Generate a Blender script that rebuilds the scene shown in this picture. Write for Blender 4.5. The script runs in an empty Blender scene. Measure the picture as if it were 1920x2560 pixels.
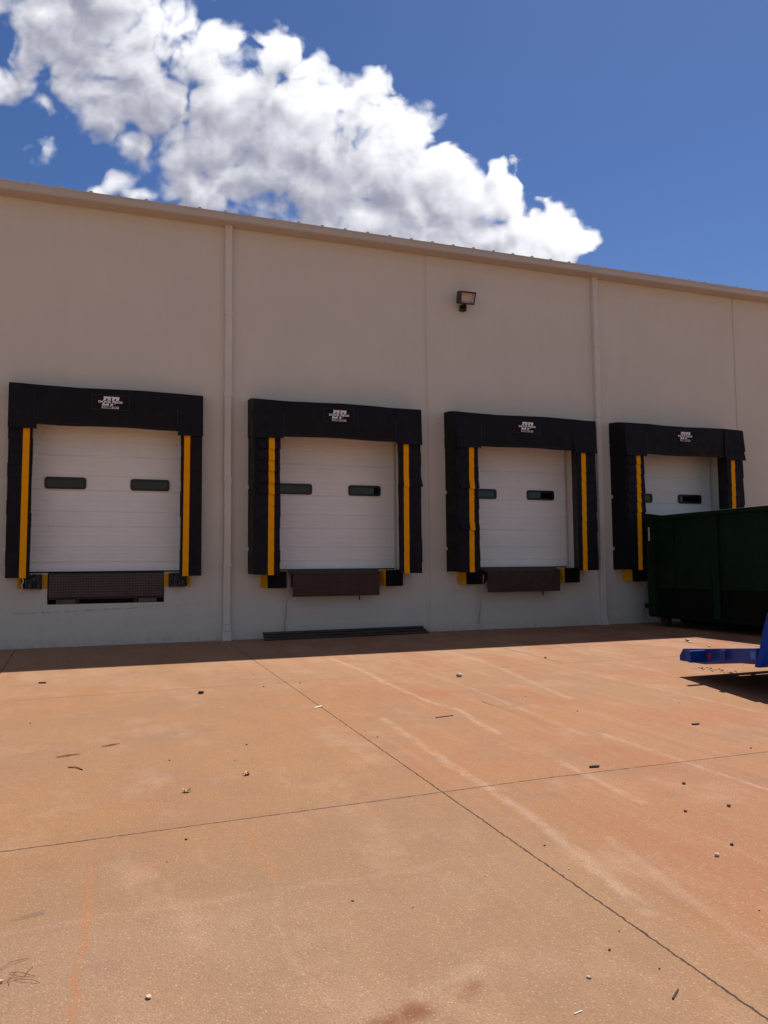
import bpy, bmesh, math, random
from mathutils import Vector, Matrix
R = math.radians
S = bpy.context.scene
COL = S.collection
rnd = random.Random(11)

# ------------------------------------------------------------------ camera
cam_d = bpy.data.cameras.new('camera'); cam = bpy.data.objects.new('camera', cam_d); COL.objects.link(cam)
cam_d.sensor_width = 36; cam_d.lens = 26.6877; cam_d.clip_end = 3000; cam_d.clip_start = .05
cr, cu, cf = (0.94082068, -0.33878137, -0.00914468), (-0.01505963, -0.06874763, 0.99752041), (0.33857001, 0.93835012, 0.06978111)
cam.matrix_world = Matrix(((cr[0], cu[0], -cf[0], .0686), (cr[1], cu[1], -cf[1], -13.8539), (cr[2], cu[2], -cf[2], 1.3152), (0, 0, 0, 1)))
S.camera = cam

# ------------------------------------------------------------------ node helpers
class NT:
    def __init__(s, tree, d2=False): s.d2 = d2; s.t = tree; s.n = tree.nodes; s.l = tree.links
    def put(s, sock, v):
        if hasattr(v, 'is_output'): s.l.new(v, sock)
        elif v is not None: sock.default_value = v
    def m(s, op, a, b=None, c=None, clamp=False):
        x = s.n.new('ShaderNodeMath'); x.operation = op; x.use_clamp = clamp
        for i, v in enumerate((a, b, c)): s.put(x.inputs[i], v)
        return x.outputs[0]
    def v(s, op, a, b=None, scale=None):
        x = s.n.new('ShaderNodeVectorMath'); x.operation = op
        s.put(x.inputs[0], a)
        if b is not None: s.put(x.inputs[1], b)
        if scale is not None: s.put(x.inputs['Scale'], scale)
        return x.outputs['Value'] if op in ('LENGTH', 'DISTANCE', 'DOT_PRODUCT') else x.outputs['Vector']
    def comb(s, x=0., y=0., z=0.):
        c = s.n.new('ShaderNodeCombineXYZ')
        for i, v in enumerate((x, y, z)): s.put(c.inputs[i], v)
        return c.outputs[0]
    def sep(s, v):
        c = s.n.new('ShaderNodeSeparateXYZ'); s.put(c.inputs[0], v); return c.outputs[0], c.outputs[1], c.outputs[2]
    def noise(s, vec, scale, detail=2., rough=.5, col=False, dist=0., d2=False):
        x = s.n.new('ShaderNodeTexNoise'); x.noise_dimensions = '2D' if (d2 or s.d2) else '3D'; s.put(x.inputs['Vector'], vec)
        x.inputs['Scale'].default_value = scale; x.inputs['Detail'].default_value = detail
        x.inputs['Roughness'].default_value = rough; x.inputs['Distortion'].default_value = dist
        return x.outputs['Color'] if col else x.outputs[0]
    def vor(s, vec, scale, feature='F1', detail=0., rough=.5, out='Distance', smooth=.6, rand=1.):
        x = s.n.new('ShaderNodeTexVoronoi'); x.voronoi_dimensions = '2D' if s.d2 else '3D'; x.feature = feature; s.put(x.inputs['Vector'], vec)
        x.inputs['Scale'].default_value = scale; x.inputs['Randomness'].default_value = rand
        if 'Detail' in x.inputs: x.inputs['Detail'].default_value = detail; x.inputs['Roughness'].default_value = rough
        if feature == 'SMOOTH_F1': x.inputs['Smoothness'].default_value = smooth
        return x.outputs[out]
    def mr(s, v, a, b, c=0., d=1., smooth=False):
        x = s.n.new('ShaderNodeMapRange'); x.clamp = True
        if smooth: x.interpolation_type = 'SMOOTHSTEP'
        for i, q in enumerate((v, a, b, c, d)): s.put(x.inputs[i], q)
        return x.outputs[0]
    def mix(s, f, a, b, mode='MIX'):
        x = s.n.new('ShaderNodeMix'); x.data_type = 'RGBA'; x.blend_type = mode
        s.put(x.inputs[0], f); s.put(x.inputs[6], c4(a)); s.put(x.inputs[7], c4(b))
        return x.outputs[2]
    def bump(s, h, strength=.3, dist=.01, normal=None):
        x = s.n.new('ShaderNodeBump'); x.inputs['Strength'].default_value = strength
        x.inputs['Distance'].default_value = dist; s.put(x.inputs['Height'], h)
        if normal is not None: s.put(x.inputs['Normal'], normal)
        return x.outputs[0]
def c4(c):
    if isinstance(c, (tuple, list)): return tuple(c) if len(c) == 4 else (*c, 1.)
    return c

# ------------------------------------------------------------------ sun, sky, exposure
SUN = Vector((.42, .355, 1.)).normalized()            # towards the sun: high, behind the building to the right
S.view_settings.view_transform = 'Standard'; S.view_settings.look = 'None'; S.view_settings.exposure = .19; S.view_settings.gamma = 1
sun_d = bpy.data.lights.new('sun', 'SUN'); sun_d.energy = 5.0; sun_d.angle = R(.5); sun_d.color = (1., .94, .86)
sun = bpy.data.objects.new('sun', sun_d); COL.objects.link(sun); sun.location = (0, 0, 40)
sun.rotation_euler = (-SUN).to_track_quat('-Z', 'Y').to_euler()
W = bpy.data.worlds.new('World'); S.world = W; W.use_nodes = True
w = NT(W.node_tree, True)
for n in list(w.n): w.n.remove(n)
sky = w.n.new('ShaderNodeTexSky'); sky.sky_type = 'NISHITA'; sky.sun_disc = False
sky.sun_elevation = math.asin(SUN.z); sky.sun_rotation = math.atan2(SUN.x, SUN.y)
sky.air_density = 1.; sky.dust_density = .3; sky.ozone_density = 3.; sky.altitude = 300
# cumulus bank: blobs in (azimuth tangent, elevation tangent) of a world-fixed heading
BL = [(-0.4611,0.7588,0.0576),(-0.4122,0.7181,0.0704),(-0.4850,0.6854,0.0352),(-0.3327,0.7441,0.0512),(-0.3574,0.6842,0.0768),(-0.2750,0.7301,0.0448),(-0.2428,0.6964,0.0576),(-0.2995,0.6305,0.0768),(-0.2169,0.6363,0.0704),(-0.2481,0.5642,0.0640),(-0.1660,0.6094,0.0704),(-0.1420,0.7021,0.0333),(-0.1394,0.6488,0.0576),(-0.1090,0.5825,0.0768),(-0.0771,0.6284,0.0352),(-0.0274,0.6577,0.0243),(-0.0200,0.6212,0.0448),(-0.0395,0.5556,0.0768),(0.0335,0.5812,0.0352),(0.0558,0.5908,0.0243),(0.0233,0.5158,0.0768),(0.0835,0.5381,0.0448),(0.1111,0.4890,0.0640),(0.1646,0.4885,0.0352),(0.1920,0.4494,0.0448),(0.2357,0.4393,0.0384),(0.2746,0.4409,0.0230),(0.1415,0.4305,0.0512),(0.0477,0.4507,0.0576),(-0.0776,0.4973,0.0480),(-0.2037,0.5310,0.0384),(-0.2604,0.5250,0.0352),(-0.4269,0.6516,0.0384),(-0.4550,0.6287,0.0256),(-0.3754,0.6114,0.0352),(-0.3368,0.5781,0.0288),(-0.5100,0.6657,0.0256),(-0.1343,0.5369,0.0576),(-0.4599,0.5609,0.0192),(-0.3499,0.5226,0.0230),(-0.3295,0.5049,0.0192),(-0.3725,0.5118,0.0166),(0.1497,0.5342,0.0192),
      (-.268,.670,.060),(-.279,.708,.050),(-.285,.64,.06),(-.045,.602,.055),(-.26,.512,.05),(-.225,.505,.045),(-.155,.55,.06),(-.105,.515,.06),(-.075,.47,.06),(-.01,.455,.07),(.05,.43,.06),(.10,.41,.05),(.18,.405,.05),(.235,.415,.035),
      (-.56,.79,.07),(-.40,.80,.07),(-.5,.86,.09),(-.38,.88,.08)]
def cloud_group(name, detailed):
    gt = bpy.data.node_groups.new(name, 'ShaderNodeTree')
    gt.interface.new_socket('P', in_out='INPUT', socket_type='NodeSocketVector')
    gt.interface.new_socket('D', in_out='OUTPUT', socket_type='NodeSocketFloat')
    g = NT(gt, True); gi = g.n.new('NodeGroupInput'); go = g.n.new('NodeGroupOutput'); P = gi.outputs[0]
    wc = g.v('SUBTRACT', g.noise(P, 11., 2., .5, col=True), (.5, .5, .5))
    Pw = g.v('MULTIPLY', g.v('ADD', P, g.v('SCALE', wc, scale=.06)), (1., 1., 0.))
    body = None
    for (bx_, by_, br_) in BL:
        d = g.m('MULTIPLY_ADD', g.v('DISTANCE', Pw, (bx_, by_, 0.)), -1. / br_, 1.)
        if body is None: body = d
        else:
            x = g.n.new('ShaderNodeMath'); x.operation = 'SMOOTH_MAX'; g.put(x.inputs[0], body); g.put(x.inputs[1], d); x.inputs[2].default_value = .25; body = x.outputs[0]
    D = body
    # wispy gaps low on the left of the bank
    ux, vx, _q = g.sep(P)
    wisp = g.m('MULTIPLY', g.mr(ux, -.20, -.36, 0., 1., smooth=True), g.mr(g.m('ADD', vx, g.m('MULTIPLY', ux, .55)), .56, .42, 0., 1., smooth=True))
    D = g.m('SUBTRACT', D, g.m('MULTIPLY', wisp, g.mr(g.noise(Pw, 9., 3., .6), .34, .66, -.14, .46)))
    if detailed:
        q = g.vor(Pw, 15., 'F1', 2., .5); puff = g.m('SUBTRACT', .26, g.m('MULTIPLY', q, q))
        q2 = g.vor(Pw, 42., 'F1', 1., .5); puff2 = g.m('SUBTRACT', .24, g.m('MULTIPLY', q2, q2))
        fb = g.m('SUBTRACT', g.noise(P, 12., 9., .58), .5)
        D = g.m('ADD', D, g.m('MULTIPLY_ADD', puff, .62, g.m('MULTIPLY_ADD', fb, 1.30, g.m('MULTIPLY_ADD', puff2, .20, .50))))
    else: D = g.m('ADD', D, .42)
    g.put(go.inputs[0], D); return gt
GD, GS = cloud_group('cloud_density', True), cloud_group('cloud_body', False)
def dens(p, grp):
    n = w.n.new('ShaderNodeGroup'); n.node_tree = grp; w.put(n.inputs[0], p); return n.outputs[0]
dirv = w.n.new('ShaderNodeTexCoord').outputs['Generated']
AZ = R(19.84)
df = w.v('DOT_PRODUCT', dirv, (math.sin(AZ), math.cos(AZ), 0.))
dr = w.v('DOT_PRODUCT', dirv, (math.cos(AZ), -math.sin(AZ), 0.))
_, _, dz = w.sep(dirv)
dfs = w.m('MAXIMUM', df, .05)
P0 = w.comb(w.m('DIVIDE', dr, dfs), w.m('DIVIDE', dz, dfs), 0.)
u0, v0, _ = w.sep(P0)
D0 = dens(P0, GD)
D1 = dens(w.v('ADD', P0, (.008, .020, 0.)), GD)
# depth of cloud between this point and the sun
t1 = w.m('MAXIMUM', dens(w.v('ADD', P0, (.012, .034, 0.)), GS), 0.)
t2 = w.m('MAXIMUM', dens(w.v('ADD', P0, (.030, .085, 0.)), GS), 0.)
tau = w.m('ADD', w.m('MULTIPLY', t1, .60), w.m('MULTIPLY', t2, 1.25))
left = w.mr(w.m('ADD', u0, w.m('MULTIPLY', v0, .35)), .10, -.14)
soft = w.m('ADD', w.mr(w.noise(P0, 7., 2.), .38, .62, .26, .62), w.m('MULTIPLY', left, .28))
alpha = w.mr(D0, -.06, soft, 0., 1., smooth=True)
alpha = w.m('MULTIPLY', alpha, w.mr(df, .08, .2))
mott = w.noise(P0, 9., 5., .6)
lit = w.m('POWER', 2.718, w.m('MULTIPLY', tau, -.80))
lit = w.m('ADD', lit, w.m('MULTIPLY', w.m('SUBTRACT', D0, D1), .36))
lit = w.m('ADD', lit, w.m('MULTIPLY', w.m('SUBTRACT', mott, .5), .60))
lit = w.m('ADD', lit, .05)
lit = w.m('ADD', lit, w.mr(alpha, .9, .2, 0., .16))
lit = w.mr(lit, -.12, 1.06, 0., 1., smooth=True)
ccol = w.mix(lit, (.29, .30, .385), (.90, .91, .95))
skyc = w.v('SCALE', sky.outputs[0], scale=.0735)
hs = w.n.new('ShaderNodeHueSaturation'); hs.inputs['Saturation'].default_value = 1.22; hs.inputs['Hue'].default_value = .512; hs.inputs['Value'].default_value = 1.; w.put(hs.inputs['Color'], skyc)
bgn = w.n.new('ShaderNodeBackground'); bgs = w.n.new('ShaderNodeBackground')
w.put(bgn.inputs['Color'], w.mix(alpha, hs.outputs[0], ccol)); 
rest = w.n.new('ShaderNodeTexNoise'); rest.inputs['Scale'].default_value = 3.2; rest.inputs['Detail'].default_value = 4.; w.l.new(w.v('MULTIPLY', dirv, (1., 1., 2.2)), rest.inputs['Vector'])  # unseen cloud cover behind the camera, added as fill light
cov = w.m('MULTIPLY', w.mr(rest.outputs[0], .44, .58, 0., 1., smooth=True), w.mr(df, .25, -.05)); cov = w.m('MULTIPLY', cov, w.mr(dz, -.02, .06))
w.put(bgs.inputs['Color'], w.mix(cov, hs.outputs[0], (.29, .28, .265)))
# the cloud shader is only evaluated in the part of the sky that holds the bank
inside = w.m('MULTIPLY', w.m('GREATER_THAN', df, .1), w.m('MULTIPLY', w.m('LESS_THAN', w.m('ABSOLUTE', w.m('ADD', u0, .16)), .52), w.m('LESS_THAN', w.m('ABSOLUTE', w.m('ADD', v0, -.68)), .32)))
inside = w.m('MULTIPLY', inside, w.m('LESS_THAN', w.m('ADD', v0, w.m('MULTIPLY', u0, .70)), .78))
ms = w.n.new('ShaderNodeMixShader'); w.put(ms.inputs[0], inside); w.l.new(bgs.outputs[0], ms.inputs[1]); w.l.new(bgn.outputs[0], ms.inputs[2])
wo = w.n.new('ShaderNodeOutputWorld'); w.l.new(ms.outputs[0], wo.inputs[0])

# ------------------------------------------------------------------ materials
def mat(name, col, rough=.6, metal=0., var=.0, vscale=4., bump=0., bscale=80., bdist=.003, col2=None, spec=.5, stretch=None, coat=0., chips=None):
    m = bpy.data.materials.new(name); m.use_nodes = True; t = NT(m.node_tree)
    b = m.node_tree.nodes['Principled BSDF']
    b.inputs['Roughness'].default_value = rough; b.inputs['Metallic'].default_value = metal
    b.inputs['Specular IOR Level'].default_value = spec
    b.inputs['Coat Weight'].default_value = coat
    co = t.n.new('ShaderNodeTexCoord').outputs['Object']
    geo = t.n.new('ShaderNodeNewGeometry').outputs['Position']
    vec = geo
    if stretch: vec = t.v('MULTIPLY', geo, stretch)
    if var or col2:
        f = t.noise(vec, vscale, 5., .6)
        f = t.mr(f, .32, .68)
        c2 = col2 if col2 else tuple(max(0, x * (1 - var)) for x in col)
        cc = t.mix(f, col, c2)
        if chips:
            k = t.mr(t.noise(geo, chips[0], 6., .7), chips[1], chips[1] + .03)
            cc = t.mix(k, cc, chips[2])
        t.put(b.inputs['Base Color'], cc)
    else: b.inputs['Base Color'].default_value = c4(col)
    if bump:
        t.put(b.inputs['Normal'], t.bump(t.noise(vec, bscale, 3.), bump, bdist))
    return m
M = {}
# painted tilt-up concrete
def wall_material():
    m = bpy.data.materials.new('painted_concrete'); m.use_nodes = True; t = NT(m.node_tree); b = m.node_tree.nodes['Principled BSDF']
    p = t.n.new('ShaderNodeNewGeometry').outputs['Position']; x, y, z = t.sep(p)
    f1 = t.mr(t.noise(p, .55, 4., .6), .3, .7)
    f2 = t.mr(t.noise(t.v('MULTIPLY', p, (3., 1., .35)), 1.6, 5., .6), .35, .75)
    c = t.mix(f1, (.640, .614, .552), (.685, .655, .588))
    c = t.mix(t.m('MULTIPLY', f2, .14), c, (.56, .52, .47))
    # scuffs and patches low on the wall
    lo = t.mr(z, 1.3, .0)
    sc = t.m('MULTIPLY', t.mr(t.noise(t.v('MULTIPLY', p, (1., 1., 2.5)), 3.2, 6., .65), .52, .75), lo)
    c = t.mix(t.m('MULTIPLY', sc, .35), c, (.46, .40, .36))
    # splash of red dust along the foot
    dust = t.m('MULTIPLY', t.mr(z, .22, .0), t.mr(t.noise(t.v('MULTIPLY', p, (6., 1., 4.)), 2., 4.), .3, .7))
    c = t.mix(t.m('MULTIPLY', dust, .5), c, (.46, .34, .26))
    # sparse dark nicks
    nk = t.m('LESS_THAN', t.vor(p, 1.1), .018)
    c = t.mix(t.m('MULTIPLY', nk, .7), c, (.12, .09, .08))
    # outline of the patched pit beside and below the first door
    def line(a, bb, wd, k):
        nonlocal c
        q = t.v('ADD', p, t.v('SCALE', t.v('SUBTRACT', t.noise(p, 9., 3., col=True), (.5, .5, .5)), scale=.02))
        A = Vector((a[0], 0, a[1])); B = Vector((bb[0], 0, bb[1])); d = B - A
        pa = t.v('MULTIPLY', t.v('SUBTRACT', q, tuple(A)), (1., 0., 1.))
        h = t.m('MULTIPLY', t.v('DOT_PRODUCT', pa, tuple(d)), 1 / d.length_squared, clamp=True)
        ds = t.v('DISTANCE', pa, t.v('SCALE', tuple(d), scale=h))
        mk = t.m('MULTIPLY', t.mr(ds, wd, wd * .3), t.mr(t.noise(p, 14., 3.), .42, .6))
        c = t.mix(t.m('MULTIPLY', mk, k), c, (.20, .16, .145))
    line((-1.39, .84), (-1.39, .57), .010, .5); line((-1.39, .57), (-.2, .60), .012, .75); line((-.2, .60), (1.0, .635), .010, .6)
    line((.35, .665), (.967, .66), .010, .55); line((.967, .66), (.967, .72), .01, .5); line((.75, .60), (.93, .615), .014, .7); line((1.0, .63), (1.6, .66), .008, .4)
    t.put(b.inputs['Base Color'], c); b.inputs['Roughness'].default_value = .75; b.inputs['Specular IOR Level'].default_value = .25
    h = t.m('ADD', t.noise(p, 70., 4.), t.m('MULTIPLY', t.noise(p, 1.2, 3.), 2.))
    t.put(b.inputs['Normal'], t.bump(h, .18, .006))
    return m
M['wall'] = wall_material()
M['trim'] = mat('painted_metal_trim', (.66, .60, .54), .5, var=.12, vscale=3., bump=.1, bscale=6., bdist=.01)
M['gutter'] = mat('gutter_enamel', (.57, .525, .465), .42, var=.08, vscale=2., bump=.12, bscale=3., bdist=.02)
M['spout'] = mat('downspout_enamel', (.72, .67, .61), .45, var=.12, vscale=5., stretch=(1, 1, .3), bump=.15, bscale=9., bdist=.01)
M['roof'] = mat('roof_metal', (.62, .60, .56), .35, metal=.6, var=.1)
M['dark'] = mat('pit_dark', (.02, .018, .017), .9, var=.3)
def door_material():
    m = bpy.data.materials.new('white_steel_door'); m.use_nodes = True; t = NT(m.node_tree); b = m.node_tree.nodes['Principled BSDF']
    p = t.n.new('ShaderNodeNewGeometry').outputs['Position']; x, y, z = t.sep(p)
    c = t.mix(t.mr(t.noise(t.v('MULTIPLY', p, (1., 1., 1.5)), 1.5, 5., .6), .35, .7), (.91, .92, .915), (.865, .87, .865))
    dr = t.m('MULTIPLY', t.mr(t.noise(t.v('MULTIPLY', p, (9., 1., .7)), 1.5, 4., .6), .55, .75), .05)
    c = t.mix(dr, c, (.42, .37, .33))
    t.put(b.inputs['Base Color'], c); b.inputs['Roughness'].default_value = .5
    wv = t.m('SINE', t.m('MULTIPLY', z, 2 * math.pi / .0625))
    t.put(b.inputs['Normal'], t.bump(t.m('MULTIPLY_ADD', wv, .5, t.m('MULTIPLY', t.noise(p, 5., 3.), 1.)), .38, .006))
    return m
M['door'] = door_material()
M['frame'] = mat('black_window_rubber', (.012, .011, .011), .45)
M['glass'] = mat('dark_window_glass', (.007, .009, .011), .04, var=.4, vscale=5., spec=.6)
def fabric(name, a, b_, rough):
    m = bpy.data.materials.new(name); m.use_nodes = True; t = NT(m.node_tree); b = m.node_tree.nodes['Principled BSDF']
    p = t.n.new('ShaderNodeNewGeometry').outputs['Position']
    c = t.mix(t.mr(t.noise(p, 2.2, 5., .65), .35, .7), a, b_)
    sc = t.mr(t.noise(t.v('MULTIPLY', p, (2., 1., .8)), 5., 7., .7), .60, .78)
    c = t.mix(t.m('MULTIPLY', sc, .35), c, (.020, .019, .022))
    t.put(b.inputs['Base Color'], c); t.put(b.inputs['Roughness'], t.mr(t.noise(p, 6., 3.), .3, .7, rough - .08, rough + .12))
    h = t.m('ADD', t.noise(p, 5., 4., .6), t.m('MULTIPLY', t.noise(t.v('MULTIPLY', p, (1., 1., .4)), 14., 3.), .4))
    t.put(b.inputs['Normal'], t.bump(h, .35, .03))
    b.inputs['Specular IOR Level'].default_value = .22
    return m
M['vinyl'] = fabric('black_dock_vinyl', (.0052, .0048, .0076), (.0075, .0068, .0102), .58)
M['pleat'] = fabric('navy_black_pleat_vinyl', (.0060, .0053, .0092), (.0085, .0074, .0120), .62)
M['yellow'] = mat('yellow_vinyl', (.98, .395, .002), .6, var=.08, vscale=6., bump=.2, bscale=30., bdist=.003, spec=.08)
M['ypaint'] = mat('yellow_steel_paint', (.85, .45, .008), .55, col2=(.66, .29, .010), vscale=7., bump=.15, spec=.15, chips=(14., .64, (.09, .055, .03)))
M['rubber'] = mat('black_bumper_rubber', (.006, .0055, .0055), .8, var=.5, spec=.2, vscale=20., bump=.5, bscale=40., bdist=.01)
def laminated():
    m = bpy.data.materials.new('laminated_tyre_rubber'); m.use_nodes = True; t = NT(m.node_tree); b = m.node_tree.nodes['Principled BSDF']
    p = t.n.new('ShaderNodeNewGeometry').outputs['Position']; x, y, z = t.sep(p)
    n = t.noise(t.v('MULTIPLY', p, (55., 55., 12.)), 1., 5., .7)
    t.put(b.inputs['Base Color'], t.mix(t.mr(n, .5, .75), (.010, .008, .009), (.26, .23, .25)))
    b.inputs['Roughness'].default_value = .8
    t.put(b.inputs['Normal'], t.bump(n, .8, .02)); return m
M['laminated'] = laminated()
def tread(name, a, b_, k2=.4):
    m = bpy.data.materials.new(name); m.use_nodes = True; t = NT(m.node_tree); b = m.node_tree.nodes['Principled BSDF']
    p = t.n.new('ShaderNodeNewGeometry').outputs['Position']; x, y, z = t.sep(p)
    q1 = t.m('ADD', x, z); q2 = t.m('SUBTRACT', x, z); k = 2 * math.pi / .088
    s1 = t.m('SINE', t.m('MULTIPLY', q1, k)); s2 = t.m('SINE', t.m('MULTIPLY', q2, k))
    h = t.m('MULTIPLY', s1, s2)
    c = t.mix(t.mr(t.noise(p, 3., 6., .65), .35, .7), a, b_)
    c = t.mix(t.m('MULTIPLY', t.mr(h, .05, .5), k2), c, tuple(v * 2.2 for v in a))
    t.put(b.inputs['Base Color'], c); b.inputs['Roughness'].default_value = .55; b.inputs['Metallic'].default_value = .35
    t.put(b.inputs['Normal'], t.bump(h, .7, .006)); return m
M['tread'] = tread('worn_tread_plate', (.085, .062, .048), (.050, .033, .027))
M['rusttread'] = tread('rusty_tread_plate', (.070, .036, .027), (.050, .025, .020), .12)
M['rust'] = mat('rusted_steel', (.060, .030, .022), .75, col2=(.036, .019, .015), vscale=9., bump=.3)
M['steel'] = mat('galvanised_bracket', (.74, .74, .73), .45, metal=.15, var=.2, vscale=30.)
M['grey'] = mat('grey_machine_paint', (.10, .105, .10), .6, var=.5, vscale=6.)
M['white'] = mat('white_print', (.84, .83, .86), .6)
M['stitch'] = mat('grey_stitching', (.06, .06, .065), .8)
M['pole'] = mat('grey_tube', (.50, .46, .42), .5, var=.2)
M['bronze'] = mat('dark_bronze_housing', (.012, .011, .010), .4, var=.3)
M['lens'] = mat('lamp_lens', (.55, .50, .45), .25, var=.15, vscale=20.)
M['reflector'] = mat('bright_reflector', (.75, .75, .78), .15, metal=1.)
M['wood'] = mat('dark_weathered_board', (.085, .062, .052), .85, col2=(.035, .026, .022), vscale=3., stretch=(.4, 8, 8), bump=.5, bscale=12., bdist=.008)
M['green'] = mat('dark_green_paint', (.0025, .026, .0075), .5, col2=(.0018, .013, .004), vscale=2.5, spec=.22, chips=(6., .685, (.045, .032, .024)), bump=.25, bscale=3., bdist=.03)
M['green2'] = mat('shaded_green_paint', (.002, .008, .003), .65, col2=(.003, .004, .003), vscale=3., spec=.15, bump=.25, bscale=4., bdist=.02)  # darker copy of the dumpster green, shade of the lower panel painted in
M['tape'] = mat('pale_reflective_tape', (.70, .60, .50), .4, var=.1, vscale=20.)
M['blue'] = mat('blue_steel_paint', (.008, .055, .36), .42, col2=(.006, .035, .24), vscale=5., spec=.3, chips=(9., .66, (.07, .045, .035)), bump=.12, bscale=14.)
M['bluelight'] = mat('bright_blue_paint', (.03, .16, .62), .35)
M['red'] = mat('red_reflector', (.55, .01, .008), .25)
M['tyre'] = mat('tyre_rubber', (.015, .014, .013), .8, var=.3)

def ground_material():
    m = bpy.data.materials.new('red_stained_concrete'); m.use_nodes = True; t = NT(m.node_tree, True); b = m.node_tree.nodes['Principled BSDF']
    P0 = t.n.new('ShaderNodeNewGeometry').outputs['Position']
    P0 = t.v('MULTIPLY', P0, (1., 1., 0.))
    PW0 = t.v('ADD', P0, t.v('SCALE', t.v('SUBTRACT', t.noise(P0, 2.5, 3., .6, col=True), (.5, .5, .5)), scale=.16))
    PS0 = t.v('ADD', P0, t.v('SCALE', t.v('SUBTRACT', t.noise(P0, 3.5, 5., .75, col=True), (.5, .5, .5)), scale=.085))
    PJ0 = t.v('ADD', P0, t.v('SCALE', t.v('SUBTRACT', t.noise(P0, 24., 2., .6, col=True), (.5, .5, .5)), scale=.016))
    BRK0 = t.noise(t.v('MULTIPLY', P0, (3., 1., 1.)), 5., 4., .7)
    st = dict(c=None, p=P0, pw=PW0, pj=PJ0, ps=PS0, brk=BRK0)
    def ser():
        # a negligible dependency on the colour so far keeps the evaluation in order
        for k, v0 in (('p', P0), ('pw', PW0), ('pj', PJ0), ('ps', PS0)):
            q = t.n.new('ShaderNodeVectorMath'); q.operation = 'MULTIPLY_ADD'; t.put(q.inputs[0], st['c']); q.inputs[1].default_value = (1e-7, 1e-7, 0.); t.put(q.inputs[2], v0); st[k] = q.outputs[0]
    def lay(f, col, k=1.):
        st['c'] = t.mix(f if k == 1. else t.m('MULTIPLY', f, k), st['c'], col); ser()
    def xy(k='p'): return t.sep(st[k])[:2]
    st['c'] = t.mix(t.mr(t.noise(P0, .32, 5., .6), .35, .65), (.360, .190, .084), (.385, .172, .064)); ser()
    lay(t.mr(t.noise(st['p'], 1.3, 6., .65), .42, .72), (.285, .170, .104), .6)
    x, y = xy()
    rr = t.m('MULTIPLY', t.mr(t.m('ADD', x, t.m('MULTIPLY', y, .05)), 1.2, 3.2), t.mr(t.noise(st['p'], .75, 5., .6), .38, .66))
    lay(rr, (.425, .172, .070), .62)                                        # rustier to the right
    x, y = xy(); xw, yw = xy('pw')
    lay(t.m('MULTIPLY', t.mr(yw, -9.2, -10.6), t.mr(xw, 2.3, 1.6)), (.300, .180, .098), .75)    # paler, greyer slab nearest
    x, y = xy(); xw, yw = xy('pw')
    lay(t.m('MULTIPLY', t.m('MULTIPLY', t.mr(xw, 2.05, 2.5), t.mr(yw, -8.6, -10.6)), t.mr(BRK0, .2, .5, .5, 1.)), (.365, .150, .066), .75)
    x, y = xy(); xw, yw = xy('pw')
    lay(t.m('MULTIPLY', t.mr(yw, -6.2, -3.4), t.mr(t.noise(t.v('MULTIPLY', st['p'], (1.5, .4, 1.)), 1.2, 4., .6), .3, .6)), (.49, .285, .165), .6)   # scoured pale towards the docks
    x, y = xy(); xw, yw = xy('pw')
    lay(t.m('MULTIPLY', t.mr(xw, 2.2, .2), t.mr(yw, -10.55, -10.85)), (.385, .250, .175), .40)   # greyer apron at the near left
    x, y = xy(); xw, yw = xy('pw')
    lay(t.m('MULTIPLY', t.mr(t.m('ABSOLUTE', t.m('ADD', yw, 10.70)), .045, .0), t.mr(x, 2.0, 1.2)), (.47, .31, .21), .26)
    x, y = xy()
    lay(t.m('MULTIPLY', t.m('MULTIPLY', t.mr(x, 5.5, 8.5), t.mr(y, -6.5, -3.)), t.mr(t.noise(t.v('MULTIPLY', st['p'], (1., .4, 1.)), 1.8, 5.), .4, .65)), (.22, .07, .04), .7)
    lay(t.mr(t.noise(t.v('MULTIPLY', st['p'], (1., 1.5, 1.)), .9, 6., .7), .52, .72), (.255, .150, .095), .5)
    x, y = xy()                                                             # scrapes run straight out from the docks
    lay(t.m('MULTIPLY', t.mr(t.noise(t.v('MULTIPLY', st['p'], (11., .30, 1.)), 1., 6., .72), .55, .74), t.mr(x, .8, 3.5, .12, 1.)), (.53, .32, .19), .42)
    x, y = xy()
    lay(t.m('MULTIPLY', t.mr(t.noise(t.v('MULTIPLY', st['p'], (7., .3, 1.)), 1.7, 5., .65), .55, .74), t.mr(x, 1., 4., .15, 1.)), (.27, .105, .048), .5)
    lay(t.mr(t.noise(t.v('MULTIPLY', st['p'], (1., .6, 1.)), 1.9, 6., .68), .54, .72), (.50, .315, .205), .42)
    x, y = xy()
    lay(t.m('MULTIPLY', t.mr(t.noise(t.v('MULTIPLY', st['p'], (1.2, .5, 1.)), 1.1, 6., .7), .50, .66), t.mr(x, 1.2, 3.2, .1, 1.)), (.37, .118, .040), .55)
    lay(t.mr(t.noise(st['p'], 3.1, 6., .75), .56, .74), (.235, .130, .082), .42)
    def seg(pts, wd, col, k, brk=.45, soft=.2):
        acc = None
        for a, bb in zip(pts, pts[1:]):
            d = Vector((bb[0] - a[0], bb[1] - a[1], 0)); A = (a[0], a[1], 0.)
            pa = t.v('SUBTRACT', st['ps'], A)
            h = t.m('MULTIPLY', t.v('DOT_PRODUCT', pa, tuple(d)), 1 / d.length_squared, clamp=True)
            ds = t.v('DISTANCE', pa, t.v('SCALE', tuple(d), scale=h))
            acc = ds if acc is None else t.m('MINIMUM', acc, ds)
        mk = t.mr(acc, wd * (1.0 if col == WH else 1.), wd * soft, 0., 1., True)
        if brk: mk = t.m('MULTIPLY', mk, t.mr(BRK0, brk - .12, brk + .12))
        lay(mk, col, k * (.55 if col == WH else 1.))
    WH = (.62, .44, .33)
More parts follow.
